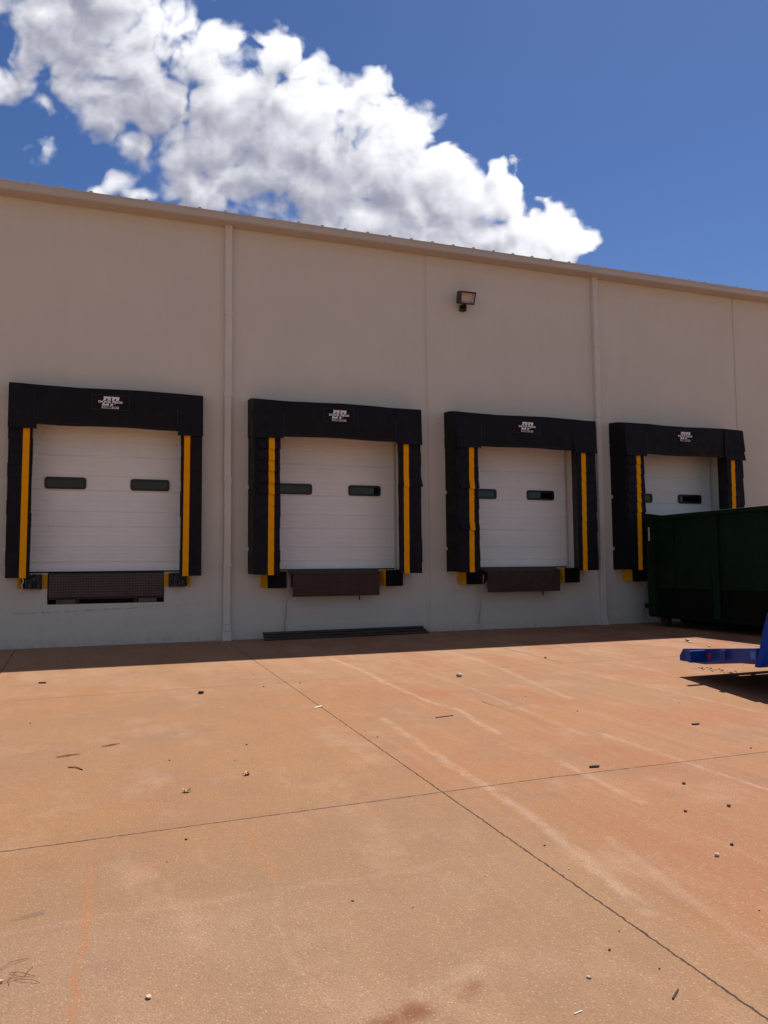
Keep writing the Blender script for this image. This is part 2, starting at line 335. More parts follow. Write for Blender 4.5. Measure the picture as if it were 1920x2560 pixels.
    seg([(3.04, -3.3), (3.07, -4.4), (3.0, -5.7), (2.98, -6.9), (3.06, -7.5), (2.92, -8.5)], .055, WH, .75)
    seg([(2.3, -7.6), (2.25, -8.3), (2.2, -9.2), (2.17, -10.1), (2.12, -10.6), (2.0, -11.4)], .06, WH, .62)
    seg([(4.88, -3.2), (4.85, -4.3), (4.75, -5.2), (4.45, -6.6), (4.32, -7.4)], .06, WH, .65)
    seg([(3.67, -8.8), (3.69, -9.5), (3.66, -9.9), (3.67, -10.4)], .035, WH, .6)
    seg([(2.9, -9.4), (2.88, -9.75), (2.84, -10.3)], .05, WH, .6)
    seg([(5.47, -5.9), (5.5, -6.9), (5.46, -8.), (5.44, -8.8)], .05, WH, .5)
    seg([(3.72, -5.1), (3.72, -6.2), (3.61, -7.7), (3.52, -8.8)], .045, WH, .42)
    seg([(2.34, -10.7), (2.2, -11.5), (2.1, -12.2)], .05, WH, .35)
    seg([(7.0, -3.1), (6.52, -4.6), (6.41, -5.9), (5.98, -8.2)], .05, WH, .35)
    seg([(.72, -10.73), (.68, -10.95), (.66, -11.2), (.69, -11.42), (.72, -11.55)], .028, WH, .26)
    OR = (.43, .165, .06)
    seg([(.75, -9.9), (.74, -10.3), (.75, -10.64)], .022, OR, .6); seg([(-.02, -11.8), (-.02, -11.2), (0., -10.85), (.01, -10.65), (.01, -10.2)], .028, OR, .7)
    seg([(3.44, -7.2), (3.45, -7.45)], .02, (.06, .04, .035), .8, brk=0); seg([(3.45, -7.45), (3.48, -8.0), (3.41, -8.6)], .09, (.26, .10, .05), .55)
    seg([(4.34, -6.1), (4.36, -6.42)], .02, (.12, .07, .05), .7)
    seg([(-.24, -10.60), (-.17, -10.585)], .03, (.12, .09, .075), .75, brk=0)
    RU = (.185, .050, .018)
    seg([(.83, -11.71), (.94, -11.68)], .075, RU, .95, brk=.29, soft=.0); seg([(1.10, -11.66), (1.16, -11.62)], .06, RU, .55, brk=.45, soft=0.)
    seg([(.98, -11.60), (1.2, -11.52)], .05, (.50, .34, .24), .28)
    # aggregate showing through: pale and dark grains
    r1, r2, r3 = t.sep(t.vor(st['p'], 105., out='Color')); dist = t.vor(P0, 105.)
    lay(t.m('MULTIPLY', t.m('GREATER_THAN', r1, .90), t.mr(dist, .46, .25)), (.62, .42, .28), .48)
    lay(t.m('MULTIPLY', t.m('GREATER_THAN', r2, .92), t.mr(dist, .40, .2)), (.14, .08, .05), .5)
    gr = t.noise(P0, 110., 4., .75)
    lay(t.mr(gr, .34, .66, .0, .66), (.215, .115, .066))
    small = t.noise(st['p'], 7., 5., .7)
    lay(t.mr(small, .55, .75, 0., .3), (.30, .175, .12))
    # sawn and cold joints
    def jline(e, wd, k, mask=None):
        mk = t.mr(t.m('ABSOLUTE', e), wd, wd * .45, 0., k)
        if mask is not None: mk = t.m('MULTIPLY', mk, mask)
        lay(mk, (.035, .022, .017))
        st['jm'] = mk if 'jm' not in st else t.m('MAXIMUM', st['jm'], mk)
    xj, yj = xy('pj')
    lay(t.mr(t.m('ABSOLUTE', t.m('ADD', yj, 9.735)), .05, .0), (.25, .12, .07), .18)
    x, y = xy(); xj, yj = xy('pj'); jline(t.m('ADD', xj, t.m('MULTIPLY_ADD', y, -.0135, -2.032)), .0058, .95)
    x, y = xy(); xj, yj = xy('pj'); jline(t.m('ADD', t.m('SUBTRACT', yj, t.m('MULTIPLY', t.m('MINIMUM', x, 2.6), .042)), 9.81), .0075, .85, t.mr(BRK0, .33, .45, .45, 1.))
    x, y = xy(); xj, yj = xy('pj'); jline(t.m('ADD', yj, 5.10), .012, .8, t.mr(x, 5.65, 5.75))
    x, y = xy(); xj, yj = xy('pj'); jline(t.m('ADD', t.m('SUBTRACT', yj, t.m('MULTIPLY', x, .04)), 5.33), .016, .30, t.mr(x, 5.7, 5.6))
    x, y = xy(); xj, yj = xy('pj'); jline(t.m('ADD', xj, t.m('MULTIPLY_ADD', t.m('ADD', y, 5.1), -.10, -5.72)), .012, .7, t.mr(y, -5.12, -5.08))
    x, y = xy(); xj, yj = xy('pj'); jline(t.m('ADD', xj, t.m('MULTIPLY_ADD', y, .047, 1.36)), .014, .55, t.mr(y, -3.6, -3.2))
    xj, yj = xy('pj'); jline(t.m('ADD', xj, -9.55), .012, .6)
    xj, yj = xy('pj'); jline(t.m('ADD', yj, 14.4), .012, .8)
    # grime and pale sealant where the slab meets the wall
    x, y = xy()
    lay(t.mr(t.m('ADD', y, t.m('MULTIPLY', BRK0, .10)), -.06, .02), (.36, .32, .28), .5)
    xj, yj = xy('pj'); jline(t.m('ADD', yj, .012), .012, .8, t.mr(BRK0, .4, .5))
    x, y = xy()
    lay(t.m('MAXIMUM', t.mr(t.m('ABSOLUTE', x), 45., 60.), t.mr(t.m('ABSOLUTE', y), 40., 55.)), (.22, .17, .09))    # beyond the yard: dry earth
    t.put(b.inputs['Base Color'], st['c']); b.inputs['Roughness'].default_value = .82; b.inputs['Specular IOR Level'].default_value = .3
    h = t.m('ADD', t.m('MULTIPLY', gr, .6), t.m('MULTIPLY', t.m('SUBTRACT', 1., dist), .4))
    h = t.m('ADD', h, t.m('MULTIPLY', small, .8))
    h = t.m('SUBTRACT', h, t.m('MULTIPLY', st['jm'], 1.5))
    t.put(b.inputs['Normal'], t.bump(h, .55, .006))
    return m
M['ground'] = ground_material()

# ------------------------------------------------------------------ mesh helpers
class MB:
    def __init__(s): s.v = []; s.f = []; s.mi = []; s.mi_cur = 0; s.sm = []
    def add(s, vs, fs, smooth=False):
        o = len(s.v); s.v += [tuple(q) for q in vs]
        for f in fs: s.f.append([i + o for i in f]); s.mi.append(s.mi_cur); s.sm.append(smooth)
    def box(s, x0, x1, y0, y1, z0, z1):
        s.hexa([(x0, y0, z0), (x1, y0, z0), (x1, y1, z0), (x0, y1, z0), (x0, y0, z1), (x1, y0, z1), (x1, y1, z1), (x0, y1, z1)])
    def hexa(s, v):
        s.add(v, [(3, 2, 1, 0), (4, 5, 6, 7), (0, 1, 5, 4), (1, 2, 6, 5), (2, 3, 7, 6), (3, 0, 4, 7)])
    def bbox(s, x0, x1, y0, y1, z0, z1, r=.01, seg=2):
        bm = bmesh.new(); bmesh.ops.create_cube(bm, size=1.)
        for q in bm.verts: q.co = Vector(((x0 + x1) / 2 + q.co.x * (x1 - x0), (y0 + y1) / 2 + q.co.y * (y1 - y0), (z0 + z1) / 2 + q.co.z * (z1 - z0)))
        bmesh.ops.bevel(bm, geom=bm.edges[:], offset=r, segments=seg, affect='EDGES', profile=.6)
        s.bm(bm)
    def bm(s, bm, smooth=False):
        bm.verts.index_update(); s.add([q.co[:] for q in bm.verts], [[q.index for q in f.verts] for f in bm.faces], smooth); bm.free()
    def prism(s, poly, axis, a, b):
        """poly: list of 2-d points; axis: 'x','y','z' extrusion axis between a and b"""
        def P(q, t): return {'x': (t, q[0], q[1]), 'y': (q[0], t, q[1]), 'z': (q[0], q[1], t)}[axis]
        n = len(poly); vs = [P(q, a) for q in poly] + [P(q, b) for q in poly]
        s.add(vs, [list(range(n))[::-1], list(range(n, 2 * n))] + [(i, (i + 1) % n, n + (i + 1) % n, n + i) for i in range(n)])
    def tube(s, a, b, r, n=10, r2=None):
        a = Vector(a); b = Vector(b); d = (b - a).normalized(); r2 = r if r2 is None else r2
        u = d.orthogonal().normalized(); w_ = d.cross(u)
        vs = [a + (u * math.cos(k * 2 * math.pi / n) + w_ * math.sin(k * 2 * math.pi / n)) * r for k in range(n)] + [b + (u * math.cos(k * 2 * math.pi / n) + w_ * math.sin(k * 2 * math.pi / n)) * r2 for k in range(n)]
        s.add(vs, [(k, (k + 1) % n, n + (k + 1) % n, n + k) for k in range(n)], True)
        s.add(vs, [list(range(n))[::-1], list(range(n, 2 * n))])
    def path(s, pts, r, n=6):
        for a, b in zip(pts, pts[1:]): s.tube(a, b, r, n)
    def grid(s, fn, nu, nv, smooth=True):
        vs = [fn(i / nu, j / nv) for j in range(nv + 1) for i in range(nu + 1)]
        s.add(vs, [(j * (nu + 1) + i, j * (nu + 1) + i + 1, (j + 1) * (nu + 1) + i + 1, (j + 1) * (nu + 1) + i) for j in range(nv) for i in range(nu)], smooth)
    def build(s, name, mats, parent=None, fix=True, origin=None):
        me = bpy.data.meshes.new(name)
        vs = s.v
        if origin: vs = [(q[0] - origin[0], q[1] - origin[1], q[2] - origin[2]) for q in vs]
        me.from_pydata(vs, [], s.f)
        for m_ in (mats if isinstance(mats, (list, tuple)) else [mats]): me.materials.append(m_)
        for p_, i, sm in zip(me.polygons, s.mi, s.sm): p_.material_index = i; p_.use_smooth = sm
        if fix:
            bm = bmesh.new(); bm.from_mesh(me); bmesh.ops.recalc_face_normals(bm, faces=bm.faces); bm.to_mesh(me); bm.free()
        me.update()
        o = bpy.data.objects.new(name, me); COL.objects.link(o)
        if origin: o.location = origin
        if parent: o.parent = parent
        return o
def tag(o, label=None, cat=None, group=None, kind=None):
    for k, v in (('label', label), ('category', cat), ('group', group), ('kind', kind)):
        if v: o[k] = v
    return o
def thing(name, label, cat, group=None):
    o = bpy.data.objects.new(name, None); COL.objects.link(o); o.empty_display_size = .2
    return tag(o, label, cat, group)

# ------------------------------------------------------------------ ground
mb = MB(); mb.add([(-400, -400, 0), (400, -400, 0), (400, 400, 0), (-400, 400, 0)], [(0, 1, 2, 3)])
tag(mb.build('ground', M['ground']), kind='structure')

# ------------------------------------------------------------------ warehouse
DC = [.025, 4.045, 8.003, 11.965]          # door centre lines
HW = 1.35
wh = thing('warehouse', 'long beige tilt-up concrete warehouse with metal eave above the four loading docks', 'warehouse')
X0, X1, ZT = -18., 36., 7.605
xs = {X0, X1}; zs = {-.3, ZT}
holes = []
for c in DC: holes.append((c - HW, c + HW, 1.232, 3.90, .26, None))
holes.append((-.908, .967, .708, 1.232, .26, None))
joints = [5.994, 13.936, 21.8, 29.7, -5.9, -13.8, 2.04, 10.04]
for j in joints: holes.append((j - .019, j + .019, -.3, ZT, .016, .016))
for j in joints: holes.append((j - .034, j - .019, -.3, ZT, .006, .006)); holes.append((j + .019, j + .034, -.3, ZT, .006, .006))
for h in holes: xs |= {h[0], h[1]}; zs |= {h[2], h[3]}
xs = sorted(xs); zs = sorted(zs)
def cell(i, j):
    if i < 0 or j < 0 or i >= len(xs) - 1 or j >= len(zs) - 1: return (0., 0.)
    cx = (xs[i] + xs[i + 1]) / 2; cz = (zs[j] + zs[j + 1]) / 2
    for h in holes:
        if h[0] < cx < h[1] and h[2] < cz < h[3]: return (h[4], h[5])
    return (0., 0.)
mb = MB()
for i in range(len(xs) - 1):
    for j in range(len(zs) - 1):
        d, back = cell(i, j); a, b_, c, e = xs[i], xs[i + 1], zs[j], zs[j + 1]
        if back is not None: mb.add([(a, d, c), (b_, d, c), (b_, d, e), (a, d, e)], [(0, 1, 2, 3)])
        d2 = cell(i + 1, j)[0]
        if d2 != d and i + 1 < len(xs) - 1: mb.add([(b_, d, c), (b_, d2, c), (b_, d2, e), (b_, d, e)], [(0, 1, 2, 3)])
        d2 = cell(i, j + 1)[0]
        if d2 != d and j + 1 < len(zs) - 1: mb.add([(a, d, e), (b_, d, e), (b_, d2, e), (a, d2, e)], [(0, 1, 2, 3)])
# ends and back of the building
YB = 32.
mb.add([(X0, 0, -.3), (X0, YB, -.3), (X0, YB, 8.9), (X0, 0, ZT)], [(0, 1, 2, 3)])
mb.add([(X1, 0, -.3), (X1, YB, -.3), (X1, YB, 8.9), (X1, 0, ZT)], [(0, 1, 2, 3)])
mb.add([(X0, YB, -.3), (X1, YB, -.3), (X1, YB, 8.9), (X0, YB, 8.9)], [(0, 1, 2, 3)])
mb.build('wall', M['wall'], wh, fix=False)
# roof sheet with standing ribs
mb = MB(); z0r, slope = 7.752, .04
def rz(y): return z0r + (y + .27) * slope
mb.add([(X0 - .1, -.27, rz(-.27)), (X1 + .1, -.27, rz(-.27)), (X1 + .1, YB, rz(YB)), (X0 - .1, YB, rz(YB))], [(0, 1, 2, 3)])
x = X0 + .31
while x < X1:
    pr = [(-.045, 0), (-.02, .036), (.02, .036), (.045, 0)]
    ya = -.272
    vs = [(x + q[0], ya, rz(ya) + q[1]) for q in pr] + [(x + q[0], YB, rz(YB) + q[1]) for q in pr]
    mb.add(vs, [(0, 1, 2, 3), (0, 1, 5, 4), (1, 2, 6, 5), (2, 3, 7, 6)]); x += .4567
mb.build('roof', M['roof'], wh, fix=False)
# box gutter along the eave
prof = [(.0, ZT - .002), (-.012, ZT - .012), (-.278, ZT - .006), (-.300, ZT + .012), (-.300, ZT + .062), (-.288, ZT + .070), (-.288, ZT + .112), (-.302, ZT + .122), (-.302, ZT + .142), (-.27, ZT + .142), (-.27, ZT + .10), (0, ZT + .10)]
mb = MB(); xa = X0 - .1
cuts = [X0 - .1, -8.1, -.8, 6.53, 13.85, 21.2, 28.5, X1 + .1]
for a, b_ in zip(cuts, cuts[1:]): mb.prism(prof, 'x', a, b_ - .004)
for c in cuts[1:-1]:
    q = [(y - (.003 if y < -.1 else 0), z + (-.003 if z < ZT + .02 else .002)) for y, z in prof]; mb.prism(q, 'x', c - .03, c + .012)
mb.build('gutter', M['gutter'], wh)
# downspouts
for xd, bands, dented in ((2.042, (5.95, 4.42, 2.88, 1.34), False), (10.02, (6.05, 4.5, 2.9, 1.4), True)):
    mb = MB(); hw, dp = .066, .105
    zc = sorted([.16] + list(bands) + [ZT + .002]); 
    for k, (a, b_) in enumerate(zip(zc, zc[1:])):
        sh = .006 * (k % 2)
        e = .0
        mb.prism([(xd - hw + sh, -.004), (xd - hw + sh, -dp + .012), (xd - hw + .012 + sh, -dp), (xd - .02 + sh, -dp), (xd - .012 + sh, -dp + .006), (xd + .012 + sh, -dp + .006), (xd + .02 + sh, -dp), (xd + hw - .012 + sh, -dp), (xd + hw + sh, -dp + .012), (xd + hw + sh, -.004)], 'z', a, b_ - .002)
    if dented:
        mb.hexa([(xd - hw, -.004, 0), (xd + hw + .03, -.004, 0), (xd + hw + .03, -dp - .02, 0), (xd - hw + .02, -dp - .02, 0), (xd - hw, -.004, .158), (xd + hw, -.004, .158), (xd + hw, -dp, .158), (xd - hw, -dp, .158)])
    else: mb.box(xd - hw - .014, xd + hw + .012, -dp - .014, -.003, 0, .158)
    ds = mb.build('downspout', M['spout'], wh)
    for zb in bands:
        mb = MB(); mb.box(xd - hw - .006, xd + hw + .012, -dp - .006, -.002, zb - .022, zb + .022); mb.build('coupling', M['spout'], ds)
    if not dented:
        mb = MB(); mb.box(xd - hw + .01, xd + hw - .006, -dp - .008, -dp + .02, .17, .30)
        mb.build('strap', M['spout'], ds)
        for xo_ in (-.02, .03):
            mb = MB(); mb.tube((xd + xo_, -dp - .011, .285), (xd + xo_, -dp + .0, .285), .009); mb.build('bolt', M['rust'], ds)

# sectional doors
def rrect(x0, x1, z0, z1, r, n=4):
    pts = []
    for cx, cz, a0 in ((x1 - r, z1 - r, 0), (x0 + r, z1 - r, 90), (x0 + r, z0 + r, 180), (x1 - r, z0 + r, 270)):
        for k in range(n + 1): a = R(a0 + 90 * k / n); pts.append((cx + r * math.cos(a), cz + r * math.sin(a)))
    return pts
YD = .215
seams = [1.412, 1.669, 2.028, 2.287, 2.657, 2.913, 3.257, 3.512, 3.77]
main = {1.412, 2.028, 2.657, 3.257}
door_names = ['white sectional dock door, leftmost of the four, above the flush tread-plate leveler']
for k, c in enumerate(DC):
    mb = MB()
    prof = [(YD, 1.235)]
    alls = [1.235] + seams; fine = []
    for a_, b_ in zip(alls, alls[1:]): fine += [a_ + (b_ - a_) * q / 4 for q in (1, 2, 3)]
    for s_ in sorted(seams + fine):
        if s_ in fine:
            prof += [(YD, s_ - .007), (YD + .006, s_), (YD, s_ + .003)]; continue
        g_ = .017 if s_ in main else .010
        prof += [(YD, s_ - g_), (YD + g_ * 1.3, s_), (YD, s_ + g_ * .6)]
    prof += [(YD, 3.9), (YD + .05, 3.9), (YD + .05, 1.235)]
    mb.prism(prof, 'x', c - HW + .003, c + HW - .003)
    dr_ = mb.build('dock_door', M['door'], wh)
    # weather strips / jamb angle
    for sx in (-1, 1):
        xx = c + sx * (HW - .012); mb = MB()
        mb.box(min(xx, xx - sx * .035), max(xx, xx - sx * .035), YD - .014, YD - .002, 1.236, 3.9); mb.build('jamb_seal', M['trim'], dr_)
    mb = MB(); mb.box(c - HW + .004, c + HW - .004, YD - .012, YD + .03, 1.2335, 1.256); mb.build('bottom_seal', M['rubber'], dr_)
    for sx in (-1, 1):
        wx0, wx1 = sorted((c + sx * .362, c + sx * 1.026)); wz0, wz1 = 2.668, 2.874
        out = rrect(wx0, wx1, wz0, wz1, .05); inn = rrect(wx0 + .042, wx1 - .042, wz0 + .042, wz1 - .042, .022)
        mb = MB(); n = len(out)
        vs = [(p[0], YD - .001, p[1]) for p in out] + [(p[0], YD - .024, p[1]) for p in out] + [(p[0], YD - .024, p[1]) for p in inn] + [(p[0], YD - .006, p[1]) for p in inn]
        fs = []
        for q in range(n):
            q2 = (q + 1) % n
            for o_ in (0, n, 2 * n): fs.append((o_ + q, o_ + q2, o_ + n + q2, o_ + n + q))
        mb.add(vs, fs); mb.build('window_frame', M['frame'], dr_)
        mb = MB(); pane = rrect(wx0 + .038, wx1 - .038, wz0 + .038, wz1 - .038, .02); mb.prism(pane, 'y', YD - .009, YD - .002); mb.build('window_pane', M['glass'], dr_)

# ------------------------------------------------------------------ dock seals
where = ['leftmost door', 'door between the two downspouts left of the light', 'door below the wall light', 'door behind the green dumpster']
def logo(parent, cx, cz, y):
    """white letters DP over the words and a bar with reversed words"""
    mb = MB(); T = .004
    def pl(pts): mb.prism([(cx + p_[0], cz + p_[1]) for p_ in pts], 'y', y - T, y)
    # D upper (italic, notch at left), band gap, lower
    pl([(-.112, .098), (-.100, .066), (-.040, .066), (-.030, .098)]); pl([(-.030, .098), (-.040, .066), (.006, .062), (.016, .088), (.010, .098)])
    pl([(-.104, .066), (-.118, .032), (-.074, .032), (-.066, .066)]); pl([(-.040, .066), (-.048, .032), (.000, .032), (.008, .066)])
    pl([(-.128, -.020), (-.136, -.056), (-.030, -.056), (-.022, -.050), (-.026, -.034), (-.126, -.034)]); pl([(-.128, -.020), (-.126, -.034), (-.088, -.034), (-.086, -.020)]); pl([(-.060, -.020), (-.062, -.034), (-.026, -.034), (-.018, -.020)])
    # P
    pl([(.022, .098), (.030, .066), (.140, .066), (.146, .092), (.138, .098)])
    pl([(.030, .066), (.020, .032), (.062, .032), (.068, .066)]); pl([(.094, .066), (.086, .032), (.129, .032), (.140, .066)])
    pl([(.010, -.020), (-.002, -.056), (.036, -.056), (.046, -.020)])
    pl([(.062, -.020), (.062, -.028), (.086, -.024), (.086, -.012)])
    # bar
    pl([(-.136, -.066), (-.136, -.104), (.134, -.104), (.134, -.066)])
    # patch outline
    for a, b_, c_, d_ in ((-.29, .31, .118, .121), (-.29, .31, -.121, -.118)):
        pass
    o = mb.build('logo', M['white'], parent)
    def text(body, size, z, m_, yy, wd):
        cu = bpy.data.curves.new('t', 'FONT'); cu.body = body; cu.size = size; cu.align_x = 'CENTER'; cu.align_y = 'CENTER'; cu.extrude = .0015; cu.offset = .0022
        ob = bpy.data.objects.new('t', cu); COL.objects.link(ob)
        bpy.context.view_layer.update()
        me = bpy.data.meshes.new_from_object(ob.evaluated_get(bpy.context.evaluated_depsgraph_get()))
        bpy.data.objects.remove(ob); bpy.data.curves.remove(cu)
        xs_ = [q.co.x for q in me.vertices]; f = wd / (max(xs_) - min(xs_))
        mm = Matrix.Translation((cx, yy, cz + z)) @ Matrix.Rotation(R(90), 4, 'X') @ Matrix.Diagonal((f, 1, 1, 1))
        me.transform(mm); me.materials.clear(); me.materials.append(m_)
        t_ = bpy.data.objects.new('lettering', me); COL.objects.link(t_); t_.parent = parent
    text('DOCK PROS', .047, .005, M['white'], y - .003, .385)
    text('KANSAS CITY', .034, -.085, M['vinyl'], y - .0055, .25)
    mb = MB()
    for a in (-.29, .30):  mb.box(cx + a, cx + a + .0035, y - .002, y, cz - .125, cz + .125)
    for a in (-.125, .122): mb.box(cx - .29, cx + .3035, y - .0024, y - .0004, cz + a, cz + a + .0035)
    mb.build('stitching', M['stitch'], parent)

def make_seal(k, c, d, base_o, fo, fi, bi, yl, labels, seed):
    rs = random.Random(seed)
    t = thing('dock_seal', labels, 'dock seal', 'dock seals around the four loading doors')
    zb, zp = 1.165, 3.62
    lean = (.0, .0)
    for sx in (-1, 1):
        mb = MB()
        taper = .05 if (k == 0 and sx < 0) else 0.
        # core of the pad
        cs = [(c + sx * base_o, -.002), (c + sx * fo, -d), (c + sx * fi, -d), (c + sx * bi, -.002)]
        def xt(xv, z): return xv
        mb.prism(cs, 'z', zb + .012, 3.9)
        pad = mb.build('side_pad', M['vinyl'], t)
        # overlapping pleats
        mp = MB(); my = MB()
        n = 12; hgt = (zp - zb) / n
        for q in range(n):
            z1 = zb + (q + 1) * hgt + .03; z0 = zb + q * hgt + rs.uniform(-.006, .006)
            if q == n - 1: z1 = 3.70
            jo = rs.uniform(-.012, .010); ji = rs.uniform(-.010, .012); pr = rs.uniform(.011, .018); skew = rs.uniform(-.007, .007)
            ya, yb = -d - .004, -d - pr
            xo, xi = c + sx * (fo + jo), c + sx * (fi - ji)
            xob, zskew = xo, skew
            if k == 1 and sx < 0 and 7 <= q <= 11: xob = c + sx * (fo - .085); yb -= .03
            if k == 2 and sx < 0 and q in (4, 8): xob = c + sx * (fo - .07); yb -= .04
            if k == 3 and sx < 0 and q >= 6: xob = c + sx * (fo - .05); yb -= .015
            if k == 1 and sx > 0 and q == 8: xob = c + sx * (fo + .03); yb -= .02
            th = .004
            mp.hexa([(xob, yb, z0 - zskew), (xi, yb, z0 + zskew), (xi, yb + th, z0 + zskew), (xob, yb + th, z0 - zskew), (xo, ya, z1), (xi, ya, z1), (xi, ya + th, z1), (xo, ya + th, z1)])
            # yellow warning strip follows the pleat
            a0, a1 = c + sx * yl[0], c + sx * yl[1]; wz = rs.uniform(-.004, .004)
            off = (q - 6) * .0025 * (1 if k >= 2 else .4)
            e = .0035
            my.hexa([(a0 + off, yb - e, z0 - .004 + wz), (a1 + off, yb - e, z0 - .004 - wz), (a1 + off, yb - e + .003, z0 - .004 - wz), (a0 + off, yb - e + .003, z0 - .004 + wz), (a0 + off, ya - e - .001, z1), (a1 + off, ya - e - .001, z1), (a1 + off, ya - e + .002, z1), (a0 + off, ya - e + .002, z1)])
        mp.build('pleats', M['pleat'], pad)
        my.build('warning_strip', M['yellow'], pad)
        # galvanised clips to the wall
        for zz in (1.63, 2.755, 3.895):
            mb = MB(); xx = c + sx * base_o
            a, b_ = sorted((xx - sx * .01, xx + sx * .035)); mb.box(a, b_, -.012, -.002, zz - .032, zz + .032)
            a, b_ = sorted((xx - sx * .004, xx + sx * .008)); mb.box(a, b_, -.06, -.0125, zz - .032, zz + .032)
            mb.tube((xx + sx * .024, -.0125, zz), (xx + sx * .024, -.020, zz), .009, 8)
            mb.build('bracket', M['steel'], t)
    # header: sagging fabric over a sloped pad
    hs_ = fo + .012; zf0, zf1, zw1 = (3.69, 4.338, 4.385) if k == 0 else (3.655, 4.302, 4.375)
    ph = rs.uniform(0, 6)
    def wob(u, v):
        xx = u * 7 + ph
        return .010 * math.sin(xx * 1.7) * math.sin(v * 3.1) + .006 * math.sin(xx * 4.3 + v * 5) 
    mb = MB()
    def front(u, v):
        xx = c - hs_ + 2 * hs_ * u; z = zf0 + (zf1 - zf0) * v
        if v > .97: z += .010 * math.sin(u * 9 + ph)
        if v < .03: z += .009 * math.sin(u * 11 + ph) - .008 * math.sin(math.pi * u)
        y = -d - .012 - wob(u, v) - .018 * math.sin(math.pi * v)
        return (xx, y, z)
    NU, NV = 48, 12
    mb.grid(front, NU, NV)
    def top(u, v):
        f = front(u, 1.); wx = c + (2 * u - 1) * (base_o + .01)
        return (f[0] + (wx - f[0]) * v, f[1] + (-.003 - f[1]) * v, f[2] + (zw1 + .006 * math.sin(u * 8 + ph) - f[2]) * v + .012 * math.sin(math.pi * v))
    mb.grid(top, NU, 4)
    def bot(u, v):
        f = front(u, 0.); wx = c + (2 * u - 1) * (base_o + .01)
        return (f[0] + (wx - f[0]) * v, f[1] + (-.003 - f[1]) * v, f[2] + (3.80 - f[2]) * v)
    mb.grid(bot, NU, 4)
    for u in (0., 1.):
        def side(a, v):
            f = front(u, v); wx = c + (2 * u - 1) * (base_o + .01); zz = (3.66 if v < .01 else f[2]) 
            return (f[0] + (wx - f[0]) * a, f[1] + (-.003 - f[1]) * a, f[2] + ((3.66 + (zw1 - 3.66) * v) - f[2]) * a)
        mb.grid(side, 4, NV)
    hd = mb.build('header', M['vinyl'], t)
    mw = MB()
    for sx in (-1, 1):
        # corner wear flaps
        xi, xo = c + sx * (fi - .055 if k else fi - .06), c + sx * (fo + .012)
        mp = MB()
        for (za, zb_, pr, pr2) in ((4.285 if k else 4.31, 3.80, .034, .046), (3.83, 3.60, .043, .060)):
            ex = .03 if (k == 3 and sx > 0) else 0.
            zt = rs.uniform(-.006, .006)
            mp.hexa([(xi, -d - pr2, zb_ + zt), (xo + sx * ex, -d - pr2 - rs.uniform(0, .012), zb_ - zt), (xo + sx * ex, -d - pr2 + .006, zb_ - zt), (xi, -d - pr2 + .006, zb_ + zt), (xi, -d - pr, za), (xo, -d - pr, za), (xo, -d - pr + .006, za), (xi, -d - pr + .006, za)])
        mp.build('corner_flap', M['pleat'], hd)
        xs_ = c + sx * (fi - .065 if k else fi - .07)
        mw.box(xs_ - .002, xs_ + .002, -d - .052, -d - .048, zf0 + .03, 4.04)
        mw.box(xs_ - .014, xs_ + .014, -d - .052, -d - .048, 4.04, 4.044)
    mw.box(c - fi + .08, c + fi - .08, -d - .037, -d - .034, zf0 + .022, zf0 + .0245)
    mw.build('stitching', M['stitch'], hd)
    logo(hd, c + (.01 if k == 0 else -.04), (4.105 if k == 0 else 4.075), -d - .047)
    return t
LBL = ['shallow black dock seal with yellow strips round the leftmost loading door',
       'deep black dock seal second from the left, its upper left pleats gaping open',
       'deep black dock seal below and right of the wall light with curled pleat corners',
       'black dock seal round the rightmost door partly hidden by the green dumpster']
make_seal(0, DC[0], .30, 1.575, 1.537, 1.180, 1.30, (1.228, 1.328), LBL[0], 3)
for k in (1, 2, 3): make_seal(k, DC[k], .50, 1.62, 1.600, 1.135, 1.352, (1.240, 1.345), LBL[k], 3 + k)

# ------------------------------------------------------------------ levelers
t = thing('dock_leveler', 'wide diamond tread lip of a dock leveler set flush in the wall, leftmost door', 'dock leveler')
mb = MB(); mb.add([(-.908, .258, .708), (.967, .258, .708), (.967, .258, 1.232), (-.908, .258, 1.232)], [(0, 1, 2, 3)]); mb.add([(-.908, -.0, .7085), (.967, -.0, .7085), (.967, .258, .7085), (-.908, .258, .7085)], [(0, 1, 2, 3)])
mb.build('pit_lining', M['dark'], t, fix=False)
mb = MB(); mb.bbox(-.888, .955, -.030, -.004, .822, 1.212, .006); mb.build('lip_plate', M['tread'], t)
mb = MB(); mb.box(-.888, .955, .0, .20, 1.190, 1.229); mb.build('deck_plate', M['tread'], t)
mb = MB(); mb.tube((-.88, -.004, 1.216), (.95, -.004, 1.216), .014, 10); mb.build('hinge', M['rust'], t)
for a, b_ in ((-.77, -.47), (.54, .84)):
    mb = MB(); mb.box(a, b_, -.006, .10, .712, .80); mb.build('lip_keeper', M['grey'], t)
for a in (-.46, .47):
    mb = MB(); mb.box(a, a + .05, .0, .12, .71, .85); mb.build('lug', M['rust'], t)
mb = MB(); mb.box(-.888, .955, -.006, .0, .788, .826); mb.build('lip_edge', M['rust'], t)
EL = ['brown edge-of-dock leveler with tread lip hanging above the stacked dark boards',
      'brown edge-of-dock leveler with plain lip under the door below the wall light',
      'brown edge-of-dock leveler under the rightmost door behind the green dumpster']
